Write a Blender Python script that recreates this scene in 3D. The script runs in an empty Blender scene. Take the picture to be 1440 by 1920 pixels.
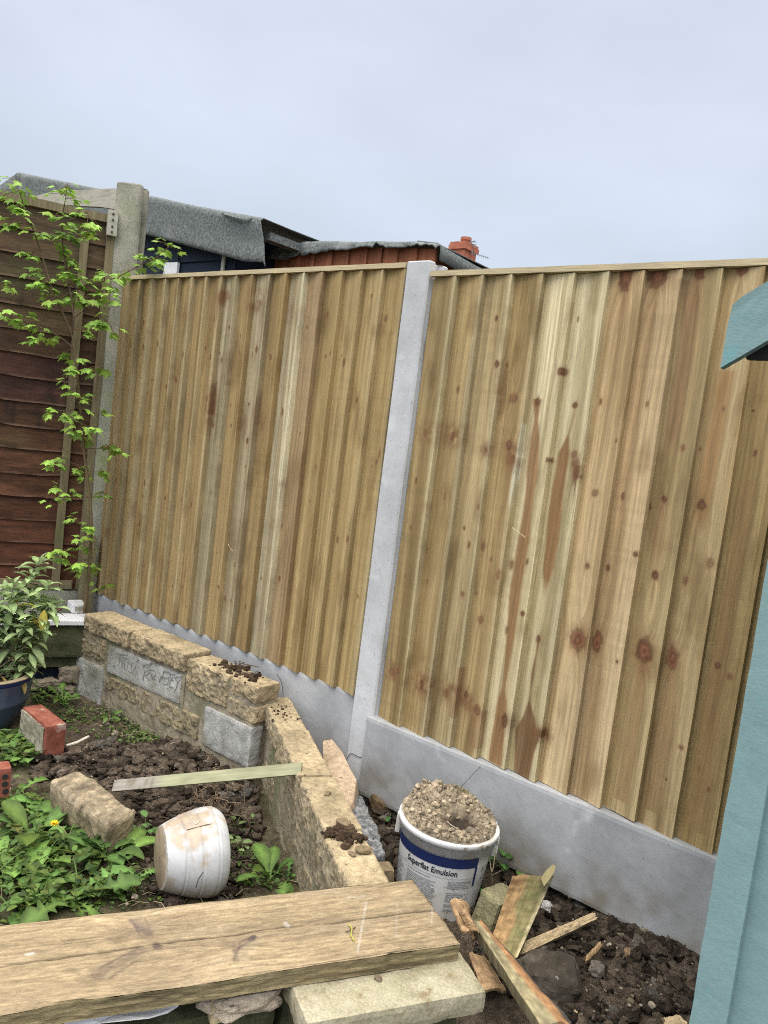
import bpy, math, random
import numpy as np
from mathutils import Matrix, Vector
S = bpy.context.scene
COL = S.collection
rnd = random.Random(7)
R8 = math.radians

# ------------------------------------------------------------------ camera
F_PX = 1500.0
YAW, PITCH, ROLL = 0.66484, -0.09363, 0.12336
CAM = np.array([3.6795, -2.3076, 0.9823])          # z = 0 is the top of the concrete gravel board
fwd = np.array([-math.sin(YAW)*math.cos(PITCH), math.cos(YAW)*math.cos(PITCH), math.sin(PITCH)])
_r = np.cross(fwd, [0, 0, 1]); _r /= np.linalg.norm(_r); _u = np.cross(_r, fwd)
rgt = math.cos(ROLL)*_r + math.sin(ROLL)*_u
upv = -math.sin(ROLL)*_r + math.cos(ROLL)*_u
cam = bpy.data.cameras.new("camera"); co = bpy.data.objects.new("camera", cam); COL.objects.link(co)
cam.sensor_fit = 'VERTICAL'; cam.sensor_height = 24; cam.sensor_width = 18
cam.lens = F_PX/1920*24; cam.clip_start = .02; cam.clip_end = 600
m = Matrix.Identity(4)
for i in range(3):
    m[i][0] = rgt[i]; m[i][1] = upv[i]; m[i][2] = -fwd[i]; m[i][3] = CAM[i]
co.matrix_world = m
S.camera = co

# ------------------------------------------------------------------ overcast daylight
W = bpy.data.worlds.new("World"); S.world = W; W.use_nodes = True
nt = W.node_tree; nt.nodes.clear()
def wn(t, **k):
    n = nt.nodes.new(t)
    for a, b in k.items(): setattr(n, a, b)
    return n
out = wn('ShaderNodeOutputWorld'); bg = wn('ShaderNodeBackground'); bg.inputs[1].default_value = .1
SUN_EL, SUN_ROT = R8(58), R8(160)
sky = wn('ShaderNodeTexSky', sky_type='NISHITA', sun_disc=False)
sky.sun_elevation = SUN_EL; sky.sun_rotation = SUN_ROT
tc = wn('ShaderNodeTexCoord'); sep = wn('ShaderNodeSeparateXYZ'); nt.links.new(tc.outputs['Generated'], sep.inputs[0])
ramp = wn('ShaderNodeValToRGB')                        # cloud deck: brighter overhead, as a real overcast is
e = ramp.color_ramp.elements
e[0].position = 0; e[0].color = (.60, .68, .77, 1)
e[1].position = 1; e[1].color = (1, .97, .90, 1)
for p, c in ((.22, (.60, .675, .785)), (.48, (.64, .685, .82)), (.68, (.98, .97, .93))):
    x = e.new(p); x.color = (*c, 1)
nt.links.new(sep.outputs['Z'], ramp.inputs[0])
noi = wn('ShaderNodeTexNoise'); noi.inputs['Scale'].default_value = 2.2; noi.inputs['Detail'].default_value = 4
mp = wn('ShaderNodeMapping'); mp.inputs['Scale'].default_value = (1, 1, 2.6)
nt.links.new(tc.outputs['Generated'], mp.inputs[0]); nt.links.new(mp.outputs[0], noi.inputs['Vector'])
mr = wn('ShaderNodeMapRange'); mr.inputs[1].default_value = .3; mr.inputs[2].default_value = .75
mr.inputs[3].default_value = 12.5; mr.inputs[4].default_value = 9.9
nt.links.new(noi.outputs[0], mr.inputs[0])
vm = wn('ShaderNodeVectorMath', operation='SCALE')
nt.links.new(ramp.outputs[0], vm.inputs[0]); nt.links.new(mr.outputs[0], vm.inputs['Scale'])
zb = wn('ShaderNodeMapRange'); zb.inputs[1].default_value = .5; zb.inputs[2].default_value = 1
zb.inputs[3].default_value = 1; zb.inputs[4].default_value = 2.6
nt.links.new(sep.outputs['Z'], zb.inputs[0])
vm2 = wn('ShaderNodeVectorMath', operation='SCALE')
nt.links.new(vm.outputs[0], vm2.inputs[0]); nt.links.new(zb.outputs[0], vm2.inputs['Scale'])
sd = Vector((math.sin(SUN_ROT)*math.cos(SUN_EL), math.cos(SUN_ROT)*math.cos(SUN_EL), math.sin(SUN_EL)))
dt_ = wn('ShaderNodeVectorMath', operation='DOT_PRODUCT'); nt.links.new(tc.outputs['Generated'], dt_.inputs[0]); dt_.inputs[1].default_value = sd
gl_ = wn('ShaderNodeMapRange', interpolation_type='SMOOTHSTEP'); gl_.inputs[1].default_value = .1; gl_.inputs[2].default_value = 1
gl_.inputs[3].default_value = 1; gl_.inputs[4].default_value = 1.95; nt.links.new(dt_.outputs['Value'], gl_.inputs[0])
vm3 = wn('ShaderNodeVectorMath', operation='SCALE'); nt.links.new(vm2.outputs[0], vm3.inputs[0]); nt.links.new(gl_.outputs[0], vm3.inputs['Scale']); vm2 = vm3
mx = wn('ShaderNodeMixRGB'); mx.inputs[0].default_value = .93
nt.links.new(sky.outputs[0], mx.inputs[1]); nt.links.new(vm2.outputs[0], mx.inputs[2])
nt.links.new(mx.outputs[0], bg.inputs[0]); nt.links.new(bg.outputs[0], out.inputs[0])
sl = bpy.data.lights.new("sun", 'SUN'); so = bpy.data.objects.new("sun", sl); COL.objects.link(so)
sl.energy = 1.1; sl.angle = R8(40); sl.color = (1, .96, .9)
# sky rotation r puts the sun at azimuth (sin r, cos r)
sd = Vector((math.sin(SUN_ROT)*math.cos(SUN_EL), math.cos(SUN_ROT)*math.cos(SUN_EL), math.sin(SUN_EL)))
so.rotation_euler = sd.to_track_quat('Z', 'Y').to_euler()
S.view_settings.view_transform = 'Standard'; S.view_settings.look = 'None'
S.view_settings.exposure = 0.0; S.view_settings.gamma = 1
S.cycles.max_bounces = 8; S.cycles.use_denoising = False; S.cycles.filter_width = 1.05

# ------------------------------------------------------------------ picture point -> point in the place
def ray(px, py):
    return rgt*(px-720)/F_PX - upv*(py-960)/F_PX + fwd
def gz(px, py, z):
    d = ray(px, py); return CAM + d*(z-CAM[2])/d[2]
def gy(px, py, Y):
    d = ray(px, py); return CAM + d*(Y-CAM[1])/d[1]
TL = np.array([-.4243, -.9055, 0]); NL = np.array([.9055, -.4243, 0]); F0 = np.array([-.06, -.03, 0])
def gl(px, py, off=0):
    d = ray(px, py); return CAM + d*(((F0+NL*off-CAM)@NL)/(d@NL))
def gp(px, py, p, n):
    d = ray(px, py); return CAM + d*(((np.array(p)-CAM)@n)/(d@n))

# ------------------------------------------------------------------ noise
_tab = np.random.RandomState(3).rand(65536)*2-1
def _h(i, j, k):
    return _tab[((i*73856093) ^ (j*19349663) ^ (k*83492791)) & 65535]
def vn(x, y=0., z=0.):
    x, y, z = np.broadcast_arrays(np.asarray(x, float), np.asarray(y, float), np.asarray(z, float))
    xi, yi, zi = np.floor(x).astype(np.int64), np.floor(y).astype(np.int64), np.floor(z).astype(np.int64)
    a, b, c = x-xi, y-yi, z-zi
    a, b, c = a*a*(3-2*a), b*b*(3-2*b), c*c*(3-2*c)
    def l(p, q, t): return p+(q-p)*t
    return l(l(l(_h(xi, yi, zi), _h(xi+1, yi, zi), a), l(_h(xi, yi+1, zi), _h(xi+1, yi+1, zi), a), b),
             l(l(_h(xi, yi, zi+1), _h(xi+1, yi, zi+1), a), l(_h(xi, yi+1, zi+1), _h(xi+1, yi+1, zi+1), a), b), c)
def fbm(x, y=0., z=0., o=4):
    t = 0; A = 1
    for _ in range(o):
        t = t+A*vn(x, y, z); x = np.asarray(x)*2.03+17.1; y = np.asarray(y)*2.03+5.7; z = np.asarray(z)*2.03+9.3; A *= .5
    return t
def sst(a, b, x):
    t = np.clip((x-a)/(b-a), 0, 1); return t*t*(3-2*t)

# ------------------------------------------------------------------ mesh building
class MB:
    def __init__(s): s.v = []; s.f = []; s.c = []; s.w = []; s.n = 0
    def add(s, v, f, c=None, w=None):
        v = np.asarray(v, float).reshape(-1, 3)
        s.v.append(v); s.f.extend([tuple(int(i)+s.n for i in q) for q in f])
        s.c.append(np.broadcast_to(np.asarray((.5, .5, .5) if c is None else c, float), (len(v), 3)))
        s.w.append(np.zeros((len(v), 3)) if w is None else np.asarray(w, float)); s.n += len(v)
        return s
    def V(s): return np.concatenate(s.v)
def wloc(o):
    l = np.zeros(3)
    while o is not None: l += np.array(o.location); o = o.parent
    return l
def mk(name, mb, mat, parent=None, smooth=False, loc=None):
    v = mb.V()
    if parent is None:
        if loc is None: loc = np.array([v[:, 0].mean(), v[:, 1].mean(), v[:, 2].min()])
        base = np.array(loc)
    else: base = wloc(parent)
    me = bpy.data.meshes.new(name)
    me.from_pydata((v-base).tolist(), [], mb.f); 
    a = me.attributes.new('Col', 'FLOAT_COLOR', 'POINT')
    a.data.foreach_set('color', np.concatenate([np.concatenate(mb.c), np.ones((len(v), 1))], 1).astype(np.float32).ravel())
    w = np.concatenate(mb.w)
    if np.abs(w).sum() > 0:
        a = me.attributes.new('wuv', 'FLOAT_VECTOR', 'POINT'); a.data.foreach_set('vector', w.astype(np.float32).ravel())
    me.materials.append(mat)
    if smooth: me.polygons.foreach_set('use_smooth', [True]*len(me.polygons))
    me.update()
    o = bpy.data.objects.new(name, me); COL.objects.link(o)
    if parent is None: o.location = loc
    else: o.parent = parent
    return o
def tag(o, label=None, cat=None, group=None, kind=None):
    if label: o['label'] = label
    if cat: o['category'] = cat
    if group: o['group'] = group
    if kind: o['kind'] = kind
    return o
def thing(name, loc, label, cat, group=None):
    o = bpy.data.objects.new(name, None); COL.objects.link(o); o.location = tuple(loc); o.empty_display_size = .05
    return tag(o, label, cat, group)
def grid_faces(nr, nc, off=0):
    return [(off+i*nc+j, off+i*nc+j+1, off+(i+1)*nc+j+1, off+(i+1)*nc+j) for i in range(nr-1) for j in range(nc-1)]
def boxgrid(h, res):
    """closed box of half sizes h, faces cut at about res, corners shared"""
    n = [max(1, int(round(2*a/res))) for a in h]
    idx = {}; V = []; F = []
    def vid(i, j, k):
        t = (i, j, k)
        if t not in idx:
            idx[t] = len(V); V.append([-h[0]+2*h[0]*i/n[0], -h[1]+2*h[1]*j/n[1], -h[2]+2*h[2]*k/n[2]])
        return idx[t]
    for ax in range(3):
        b, c = (ax+1) % 3, (ax+2) % 3
        for side in (0, n[ax]):
            for i in range(n[b]):
                for j in range(n[c]):
                    q = []
                    for di, dj in ((0, 0), (1, 0), (1, 1), (0, 1)):
                        t = [0, 0, 0]; t[ax] = side; t[b] = i+di; t[c] = j+dj; q.append(vid(*t))
                    F.append(tuple(q if side else q[::-1]))
    return np.array(V), F
def block(h, res=.012, r=.006, amp=.002, freq=30, seed=0, amp2=0, freq2=8):
    """rounded, roughened block about its own centre; returns verts, faces, normals"""
    h = np.array(h, float)
    V, F = boxgrid(h, res)
    q = np.clip(V, -(h-r), h-r); d = V-q; L = np.linalg.norm(d, axis=1, keepdims=True); L[L == 0] = 1
    N = d/L; V = q+N*r
    s = seed*7.31
    V = V+N*(amp*fbm(V[:, 0]*freq+s, V[:, 1]*freq, V[:, 2]*freq, 4)+(amp2*fbm(V[:, 0]*freq2+s, V[:, 1]*freq2, V[:, 2]*freq2, 3) if amp2 else 0))[:, None]
    return V, F, N
def frame(x, z=(0, 0, 1)):
    x = np.array(x, float); x /= np.linalg.norm(x); y = np.cross(z, x); y /= np.linalg.norm(y); z = np.cross(x, y)
    return np.stack([x, y, z], 1)
def rot(ax, a):
    return np.array(Matrix.Rotation(a, 3, ax))
def rock(h, seed, res=None, amp=.25, M=None, c=(0, 0, 0)):
    h = np.array(h, float); V, F = boxgrid((1, 1, 1), res or .5)
    V = V/np.maximum(np.linalg.norm(V, axis=1, keepdims=True)*.55+.45*np.abs(V).max(1, keepdims=True), 1e-6)
    V = V*(1+amp*fbm(V[:, 0]*1.5+seed*3.7, V[:, 1]*1.5+seed, V[:, 2]*1.5, 4 if amp > .5 else 3))[:, None]*h
    if M is not None: V = V@np.array(M).T
    return V+np.array(c), F
def tube(P, rad, n=6, cap=True):
    P = np.array(P, float); m_ = len(P); rad = np.broadcast_to(np.asarray(rad, float), (m_,))
    V = []; T = np.gradient(P, axis=0); ref = np.array([.31, .72, .62])
    for i in range(m_):
        t = T[i]/max(1e-9, np.linalg.norm(T[i])); a = np.cross(t, ref); a /= max(1e-9, np.linalg.norm(a)); b = np.cross(t, a)
        for k in range(n):
            an = 2*math.pi*k/n; V.append(P[i]+rad[i]*(a*math.cos(an)+b*math.sin(an)))
    F = [(i*n+k, i*n+(k+1) % n, (i+1)*n+(k+1) % n, (i+1)*n+k) for i in range(m_-1) for k in range(n)]
    if cap: F += [tuple(range(n))[::-1], tuple((m_-1)*n+k for k in range(n))]
    return np.array(V), F
def smoothline(P, k=6):
    P = np.array(P, float); n = len(P); t = np.arange(n); tt = np.linspace(0, n-1, (n-1)*k+1); o = []
    for x in tt:
        i = min(int(x), n-2); f = x-i
        p0, p1, p2, p3 = P[max(0, i-1)], P[i], P[i+1], P[min(n-1, i+2)]
        o.append(.5*((2*p1)+(-p0+p2)*f+(2*p0-5*p1+4*p2-p3)*f*f+(-p0+3*p1-3*p2+p3)*f**3))
    return np.array(o)
def prism(poly, d):
    """polygon (points in space) given thickness by the vector d"""
    P = np.array(poly, float); n = len(P); V = np.concatenate([P, P+np.array(d)])
    return V, [tuple(range(n)), tuple(range(2*n-1, n-1, -1))]+[(i, i+n, (i+1) % n+n, (i+1) % n) for i in range(n)]

# ------------------------------------------------------------------ materials
def pmat(name, cols=None, scale=8, detail=6, stretch=(1, 1, 1), rough=.9, bump=.25, bscale=None, bdist=.004,
         vcol=False, var=.25, coord='Object', spots=None, spec=.25, fine=0, fscale=150, transl=0):
    M = bpy.data.materials.new(name); M.use_nodes = True; t = M.node_tree; N = t.nodes; L = t.links
    b = N['Principled BSDF']; b.inputs['Roughness'].default_value = rough; b.inputs['Specular IOR Level'].default_value = spec
    def nn(ty, **k):
        n = N.new(ty)
        for a, v in k.items(): setattr(n, a, v)
        return n
    if coord == 'wuv':
        src = nn('ShaderNodeAttribute', attribute_name='wuv').outputs['Vector']
    else: src = nn('ShaderNodeTexCoord').outputs['Object']
    mp_ = nn('ShaderNodeMapping'); mp_.inputs['Scale'].default_value = stretch; L.new(src, mp_.inputs[0])
    n1 = nn('ShaderNodeTexNoise'); n1.inputs['Scale'].default_value = scale; n1.inputs['Detail'].default_value = detail
    n1.inputs['Roughness'].default_value = .62
    L.new(mp_.outputs[0], n1.inputs['Vector'])
    if vcol:
        at = nn('ShaderNodeAttribute', attribute_name='Col').outputs['Color']
        r = nn('ShaderNodeMapRange'); r.inputs[1].default_value = .28; r.inputs[2].default_value = .72
        r.inputs[3].default_value = 1-var; r.inputs[4].default_value = 1+var; L.new(n1.outputs[0], r.inputs[0])
        v = nn('ShaderNodeVectorMath', operation='SCALE'); L.new(at, v.inputs[0]); L.new(r.outputs[0], v.inputs['Scale']); colr = v.outputs[0]
    else:
        cr = nn('ShaderNodeValToRGB'); e_ = cr.color_ramp.elements; k = len(cols)
        e_[0].position = .3; e_[0].color = (*cols[0], 1); e_[1].position = .7; e_[1].color = (*cols[-1], 1)
        for i in range(1, k-1):
            x = e_.new(.3+.4*i/(k-1)); x.color = (*cols[i], 1)
        L.new(n1.outputs[0], cr.inputs[0]); colr = cr.outputs[0]
    if fine:
        n3 = nn('ShaderNodeTexNoise'); n3.inputs['Scale'].default_value = fscale; n3.inputs['Detail'].default_value = 3
        L.new(mp_.outputs[0], n3.inputs['Vector'])
        r = nn('ShaderNodeMapRange'); r.inputs[1].default_value = .3; r.inputs[2].default_value = .7
        r.inputs[3].default_value = 1-fine; r.inputs[4].default_value = 1+fine; L.new(n3.outputs[0], r.inputs[0])
        v = nn('ShaderNodeVectorMath', operation='SCALE'); L.new(colr, v.inputs[0]); L.new(r.outputs[0], v.inputs['Scale']); colr = v.outputs[0]
    for sp in (spots or []):
        c, sc, lo, hi = sp[:4]
        n2 = nn('ShaderNodeTexNoise'); n2.inputs['Scale'].default_value = sc; n2.inputs['Detail'].default_value = 5
        o_ = nn('ShaderNodeMapping'); o_.inputs['Location'].default_value = (sc*.37, 3.1, 1.7)
        L.new(src, o_.inputs[0]); L.new(o_.outputs[0], n2.inputs['Vector'])
        r = nn('ShaderNodeMapRange'); r.inputs[1].default_value = lo; r.inputs[2].default_value = hi; L.new(n2.outputs[0], r.inputs[0])
        mx_ = nn('ShaderNodeMixRGB'); L.new(r.outputs[0], mx_.inputs[0]); L.new(colr, mx_.inputs[1]); mx_.inputs[2].default_value = (*c, 1); colr = mx_.outputs[0]
    L.new(colr, b.inputs['Base Color'])
    if bump:
        nb = nn('ShaderNodeTexNoise'); nb.inputs['Scale'].default_value = bscale or scale*4; nb.inputs['Detail'].default_value = 6
        nb.inputs['Roughness'].default_value = .65
        L.new(mp_.outputs[0], nb.inputs['Vector'])
        bp = nn('ShaderNodeBump'); bp.inputs['Strength'].default_value = bump; bp.inputs['Distance'].default_value = bdist
        L.new(nb.outputs[0], bp.inputs['Height']); L.new(bp.outputs[0], b.inputs['Normal'])
    if transl:
        tr = nn('ShaderNodeBsdfTranslucent'); L.new(colr, tr.inputs[0]); ms = nn('ShaderNodeMixShader'); ms.inputs[0].default_value = transl
        L.new(b.outputs[0], ms.inputs[1]); L.new(tr.outputs[0], ms.inputs[2]); L.new(ms.outputs[0], N['Material Output'].inputs[0])
    return M
M = {}
M['fence'] = pmat('treated_softwood', vcol=True, coord='wuv', stretch=(1, .03, 1), scale=240, detail=5, var=.24, rough=.8, bump=.45, bscale=420, bdist=.002, fine=.10, fscale=900)
M['rawwood'] = pmat('sawn_wood', vcol=True, coord='wuv', stretch=(1, .2, 1), scale=170, detail=6, var=.32, rough=.88, bump=.8, bscale=300, bdist=.003, fine=.16, fscale=600)
M['newcon'] = pmat('new_concrete', vcol=True, var=.13, scale=5, detail=9, rough=.8, bump=.2, bscale=90, bdist=.002,
                   fine=.05, fscale=60, spots=[((.36, .37, .375), 6, .54, .80), ((.66, .67, .68), 8, .66, .84), ((.25, .25, .24), 110, .665, .71)])
M['oldcon'] = pmat('old_concrete', [(.17, .165, .13), (.27, .26, .21), (.36, .34, .28)], scale=6, detail=8, rough=.95, bump=.5, bscale=120, bdist=.003,
                   fine=.3, fscale=160, spots=[((.20, .22, .11), 5, .55, .75)])
M['stone'] = pmat('buff_stone', vcol=True, scale=48, detail=9, var=.34, rough=.95, bump=.65, bscale=130, bdist=.004, fine=.22, fscale=300, spots=[((.15, .125, .075), 6, .54, .76), ((.10, .075, .045), 48, .62, .74)])
M['greyblk'] = pmat('grey_block', [(.22, .215, .195), (.36, .355, .33), (.54, .53, .51)], scale=11, detail=10, rough=.92, bump=.7, bscale=130, bdist=.004, fine=.25, fscale=200, spots=[((.2, .18, .12), 5, .52, .75), ((.12, .11, .09), 70, .66, .72)])
M['mortar'] = pmat('mortar', [(.18, .15, .11), (.27, .23, .165), (.36, .31, .225)], scale=14, detail=8, rough=.97, bump=.7, bscale=90, bdist=.004, fine=.2, spots=[((.12, .13, .06), 4, .52, .72)])
M['soil'] = pmat('dug_soil', vcol=True, scale=40, detail=10, var=.6, rough=.98, bump=1.0, bscale=150, bdist=.009, fine=.42, fscale=320, spec=.1)
M['scratch'] = pmat('scratched_groove', [(.17, .165, .155), (.25, .245, .23)], bump=0)
M['felt'] = pmat('mineral_felt', [(.085, .095, .093), (.125, .138, .135), (.165, .178, .172)], scale=70, detail=5, rough=.95, bump=.5, bscale=260, bdist=.003, fine=.45, fscale=75, spots=[((.26, .27, .27), 2.2, .62, .8)])
M['navy'] = pmat('navy_boards', [(.006, .011, .022), (.009, .018, .036)], stretch=(1, 1, 12), scale=6, rough=.75, bump=.2)
M['redshed'] = pmat('red_brown_boards', vcol=True, scale=9, stretch=(6, 6, .6), var=.4, rough=.8, bump=.2, fine=.2, fscale=60)
M['waney'] = pmat('waney_lap_boards', vcol=True, scale=7, stretch=(2, 2, 14), var=.42, rough=.78, bump=.35, bscale=20, bdist=.003, fine=.14, fscale=28)
M['batten'] = pmat('weathered_batten', [(.11, .09, .05), (.17, .14, .08), (.22, .19, .11)], stretch=(5, 5, .4), scale=12, detail=7, rough=.9, bump=.3, bscale=60, bdist=.002, spots=[((.09, .11, .04), 3, .56, .75)])
M['greywood'] = pmat('grey_weathered_wood', [(.26, .25, .20), (.37, .355, .29), (.44, .42, .36)], stretch=(1, 1, 5), scale=10, detail=7, rough=.95, bump=.4, bscale=70, fine=.1)
M['teal'] = pmat('teal_paint', [(.172, .268, .276), (.185, .285, .29), (.198, .302, .308)], stretch=(1, 1, 2.5), scale=12, detail=9, rough=.66, bump=.22, bscale=85, bdist=.003, fine=.08, fscale=150, spots=[((.16, .31, .33), 26, .64, .72)])
M['black'] = pmat('dark_void', [(.02, .02, .02), (.03, .03, .03)], bump=0)
M['brick'] = pmat('red_brick', [(.15, .045, .03), (.235, .075, .05), (.33, .13, .09)], scale=22, detail=7, rough=.9, bump=.5, bscale=110, spots=[((.42, .33, .27), 13, .6, .7)])
M['mortarface'] = pmat('mortar_smear', [(.15, .14, .10), (.26, .24, .18), (.38, .35, .27)], scale=18, detail=8, rough=.96, bump=.9, bscale=60, bdist=.006)
M['white'] = pmat('white_plastic', [(.58, .58, .58), (.68, .68, .68), (.72, .72, .72)], scale=7, rough=.5, bump=.05, spec=.4, spots=[((.42, .36, .27), 9, .50, .78), ((.3, .24, .17), 40, .62, .70)])
M['whitepot'] = pmat('white_glazed_pot', vcol=True, scale=26, detail=7, var=.12, rough=.42, bump=.12, bscale=60, spec=.45)
M['whitepaint'] = pmat('white_painted_wood', [(.6, .6, .62), (.72, .72, .74)], scale=10, rough=.7, bump=.2, spots=[((.35, .3, .24), 14, .64, .74)])
M['ink'] = pmat('navy_print', [(.012, .02, .085), (.018, .03, .11)], scale=30, rough=.5, bump=0, spots=[((.6, .6, .6), 40, .70, .73)])
M['text'] = pmat('dark_print', [(.02, .02, .04), (.05, .05, .07)], rough=.6, bump=0)
M['smalltext'] = pmat('grey_print', [(.24, .25, .28), (.36, .37, .4)], scale=60, rough=.6, bump=0)
M['aggregate'] = pmat('crumbly_concrete', vcol=True, scale=60, var=.4, rough=.97, bump=.8, bscale=160, bdist=.004, fine=.25, fscale=220, spots=[((.13, .12, .04), 7, .6, .74)])
M['leaf'] = pmat('leaf', vcol=True, scale=26, var=.38, rough=.66, bump=.3, bscale=60, spec=.4, transl=.3, spots=[((.16, .13, .03), 60, .70, .76)])
M['stem'] = pmat('stem', vcol=True, scale=40, var=.25, rough=.75, bump=.2)
M['yellow'] = pmat('dandelion_yellow', [(.7, .42, .01), (.8, .55, .02)], bump=0)
M['potblue'] = pmat('blue_glaze', [(.035, .048, .08), (.055, .073, .115), (.085, .105, .15)], scale=7, rough=.35, bump=.08, spec=.5, spots=[((.2, .22, .22), 9, .62, .8)])
M['potrim'] = pmat('sandy_rim', [(.22, .175, .11), (.33, .27, .175)], scale=14, rough=.8, bump=.15)
M['chimney'] = pmat('chimney_brick', [(.30, .10, .06), (.42, .16, .10)], scale=4, rough=.9, bump=.2)
M['tile'] = pmat('roof_tile', [(.1, .06, .05), (.16, .09, .07)], scale=3)
M['metal'] = pmat('dull_metal', [(.16, .17, .18), (.24, .25, .26)], rough=.5, bump=0)
M['lath'] = pmat('green_lath', vcol=True, coord='wuv', stretch=(1, .06, 1), scale=160, var=.2, rough=.9, bump=.3, bscale=200, bdist=.001)
M['slab'] = pmat('pale_slab', [(.19, .165, .10), (.31, .277, .19), (.40, .362, .265)], scale=13, detail=9, rough=.93, bump=.55, bscale=80, bdist=.003, fine=.22, fscale=190, spots=[((.27, .27, .12), 5, .54, .74), ((.22, .17, .1), 19, .68, .75)])
M['moss'] = pmat('mossy_concrete', [(.045, .05, .022), (.085, .085, .045), (.135, .13, .08)], scale=9, detail=8, rough=.97, bump=.6, bscale=80, bdist=.004, fine=.25)
M['paper'] = pmat('white_sheet', [(.76, .76, .77), (.84, .84, .84)], rough=.5, bump=.1)
M['bark'] = pmat('orange_bark', vcol=True, coord='wuv', stretch=(1, .1, 1), scale=110, var=.3, rough=.92, bump=.6, bscale=140, bdist=.003, fine=.15, fscale=400)
M['wire'] = pmat('rusty_wire', [(.05, .045, .04), (.09, .08, .07)], rough=.7, bump=0)
M['straw'] = pmat('dry_straw', [(.4, .33, .2), (.55, .47, .32)], rough=.8, bump=0)
M['dkrock'] = pmat('dirty_rock', [(.03, .024, .018), (.065, .053, .041), (.13, .11, .088)], scale=16, detail=9, rough=.96, bump=.8, bscale=80, bdist=.006, spots=[((.4, .38, .34), 40, .68, .74)])
M['dkstone'] = pmat('dark_speckled_stone', [(.05, .055, .06), (.16, .165, .17), (.38, .38, .37)], scale=60, detail=6, rough=.93, bump=.8, bscale=120, bdist=.004)

# ------------------------------------------------------------------ ground
E1 = np.array([.483, .876, 0]); E1 /= np.linalg.norm(E1); E2 = np.array([E1[1], -E1[0], 0])     # along / across the plank in front
W2a, W2b = np.array([1.40, -.02]), np.array([2.66, -.86])                                       # the wall's second leg
w2d = (W2b-W2a)/np.linalg.norm(W2b-W2a); w2n = np.array([-w2d[1], w2d[0]])
def hsoil(x, y):
    x = np.asarray(x, float); y = np.asarray(y, float)
    s = (x-W2a[0])*w2n[0]+(y-W2a[1])*w2n[1]                    # > 0: the strip by the fence
    right = sst(-.03, .03, s)
    left = -.425+.02*fbm(x*2.3, y*2.3, 1., 3)+.05*np.exp(-(((x-1.25)/.28)**2+((y+.42)/.16)**2))-.05*np.exp(-(((x-1.72)/.16)**2+((y+.62)/.13)**2))
    heap = .05*sst(2.7, 3.2, x)*sst(-.75, -.1, y)
    rr = -.415+heap+.02*fbm(x*4, y*4, 7., 3)-.05*np.exp(-(((x-2.38)/.2)**2+((y+.42)/.12)**2))+.02*sst(-.25, 0, y)
    h = left*(1-right)+rr*right
    fr = x*E2[0]+y*E2[1]                                        # in front of the plank the ground drops away
    h = h-.22*sst(2.84, 2.98, fr)*sst(.75, .45, x*E1[0]+y*E1[1])-.10*sst(2.95, 3.2, fr)*sst(.9, .6, x*E1[0]+y*E1[1])
    return h
def dug(x, y):
    s = (x-W2a[0])*w2n[0]+(y-W2a[1])*w2n[1]
    d1 = np.exp(-(((x-1.35)/.42)**2+((y+.5)/.20)**2))
    return np.clip(np.where(s > 0, 1, 1.5*d1), 0, 1)
xs = np.arange(-.55, 4.05, .0105); ys = np.arange(-2.3, .07, .0105)
X, Y = np.meshgrid(xs, ys)
D = dug(X, Y)
cl = 1-np.abs(fbm(X*14, Y*14, 3., 4)); cl2 = np.abs(fbm(X*34, Y*34, 5., 3))
H = hsoil(X, Y)+D*(.034*(cl-.6)+.017*cl2+.005*fbm(X*75, Y*75, 9., 2))+(1-D)*.008*fbm(X*22, Y*22, 2., 3)
n_ = fbm(X*6, Y*6, 11., 4)
cs = np.stack([.088+.035*n_, .068+.027*n_, .050+.02*n_], -1)*(1.0+.25*(cl2-.4))[..., None]
gr = np.clip((1-D)*(.55+.6*fbm(X*9, Y*9, 21., 3)), 0, 1)[..., None]
cs = cs*(1-.45*gr)+.45*gr*np.array([.075, .085, .030])
b = MB(); b.add(np.stack([X, Y, H], -1).reshape(-1, 3), grid_faces(len(ys), len(xs)), np.clip(cs, .008, 1).reshape(-1, 3))
tag(mk('soil', b, M['soil'], smooth=True, loc=(1.7, -1.1, -.45)), kind='structure')
b = MB(); b.add([(-300, -300, -.72), (300, -300, -.72), (300, 300, -.72), (-300, 300, -.72)], [(0, 1, 2, 3)], (.09, .08, .05))
tag(mk('ground', b, M['soil'], loc=(0, 0, -.72)), kind='structure')

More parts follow.
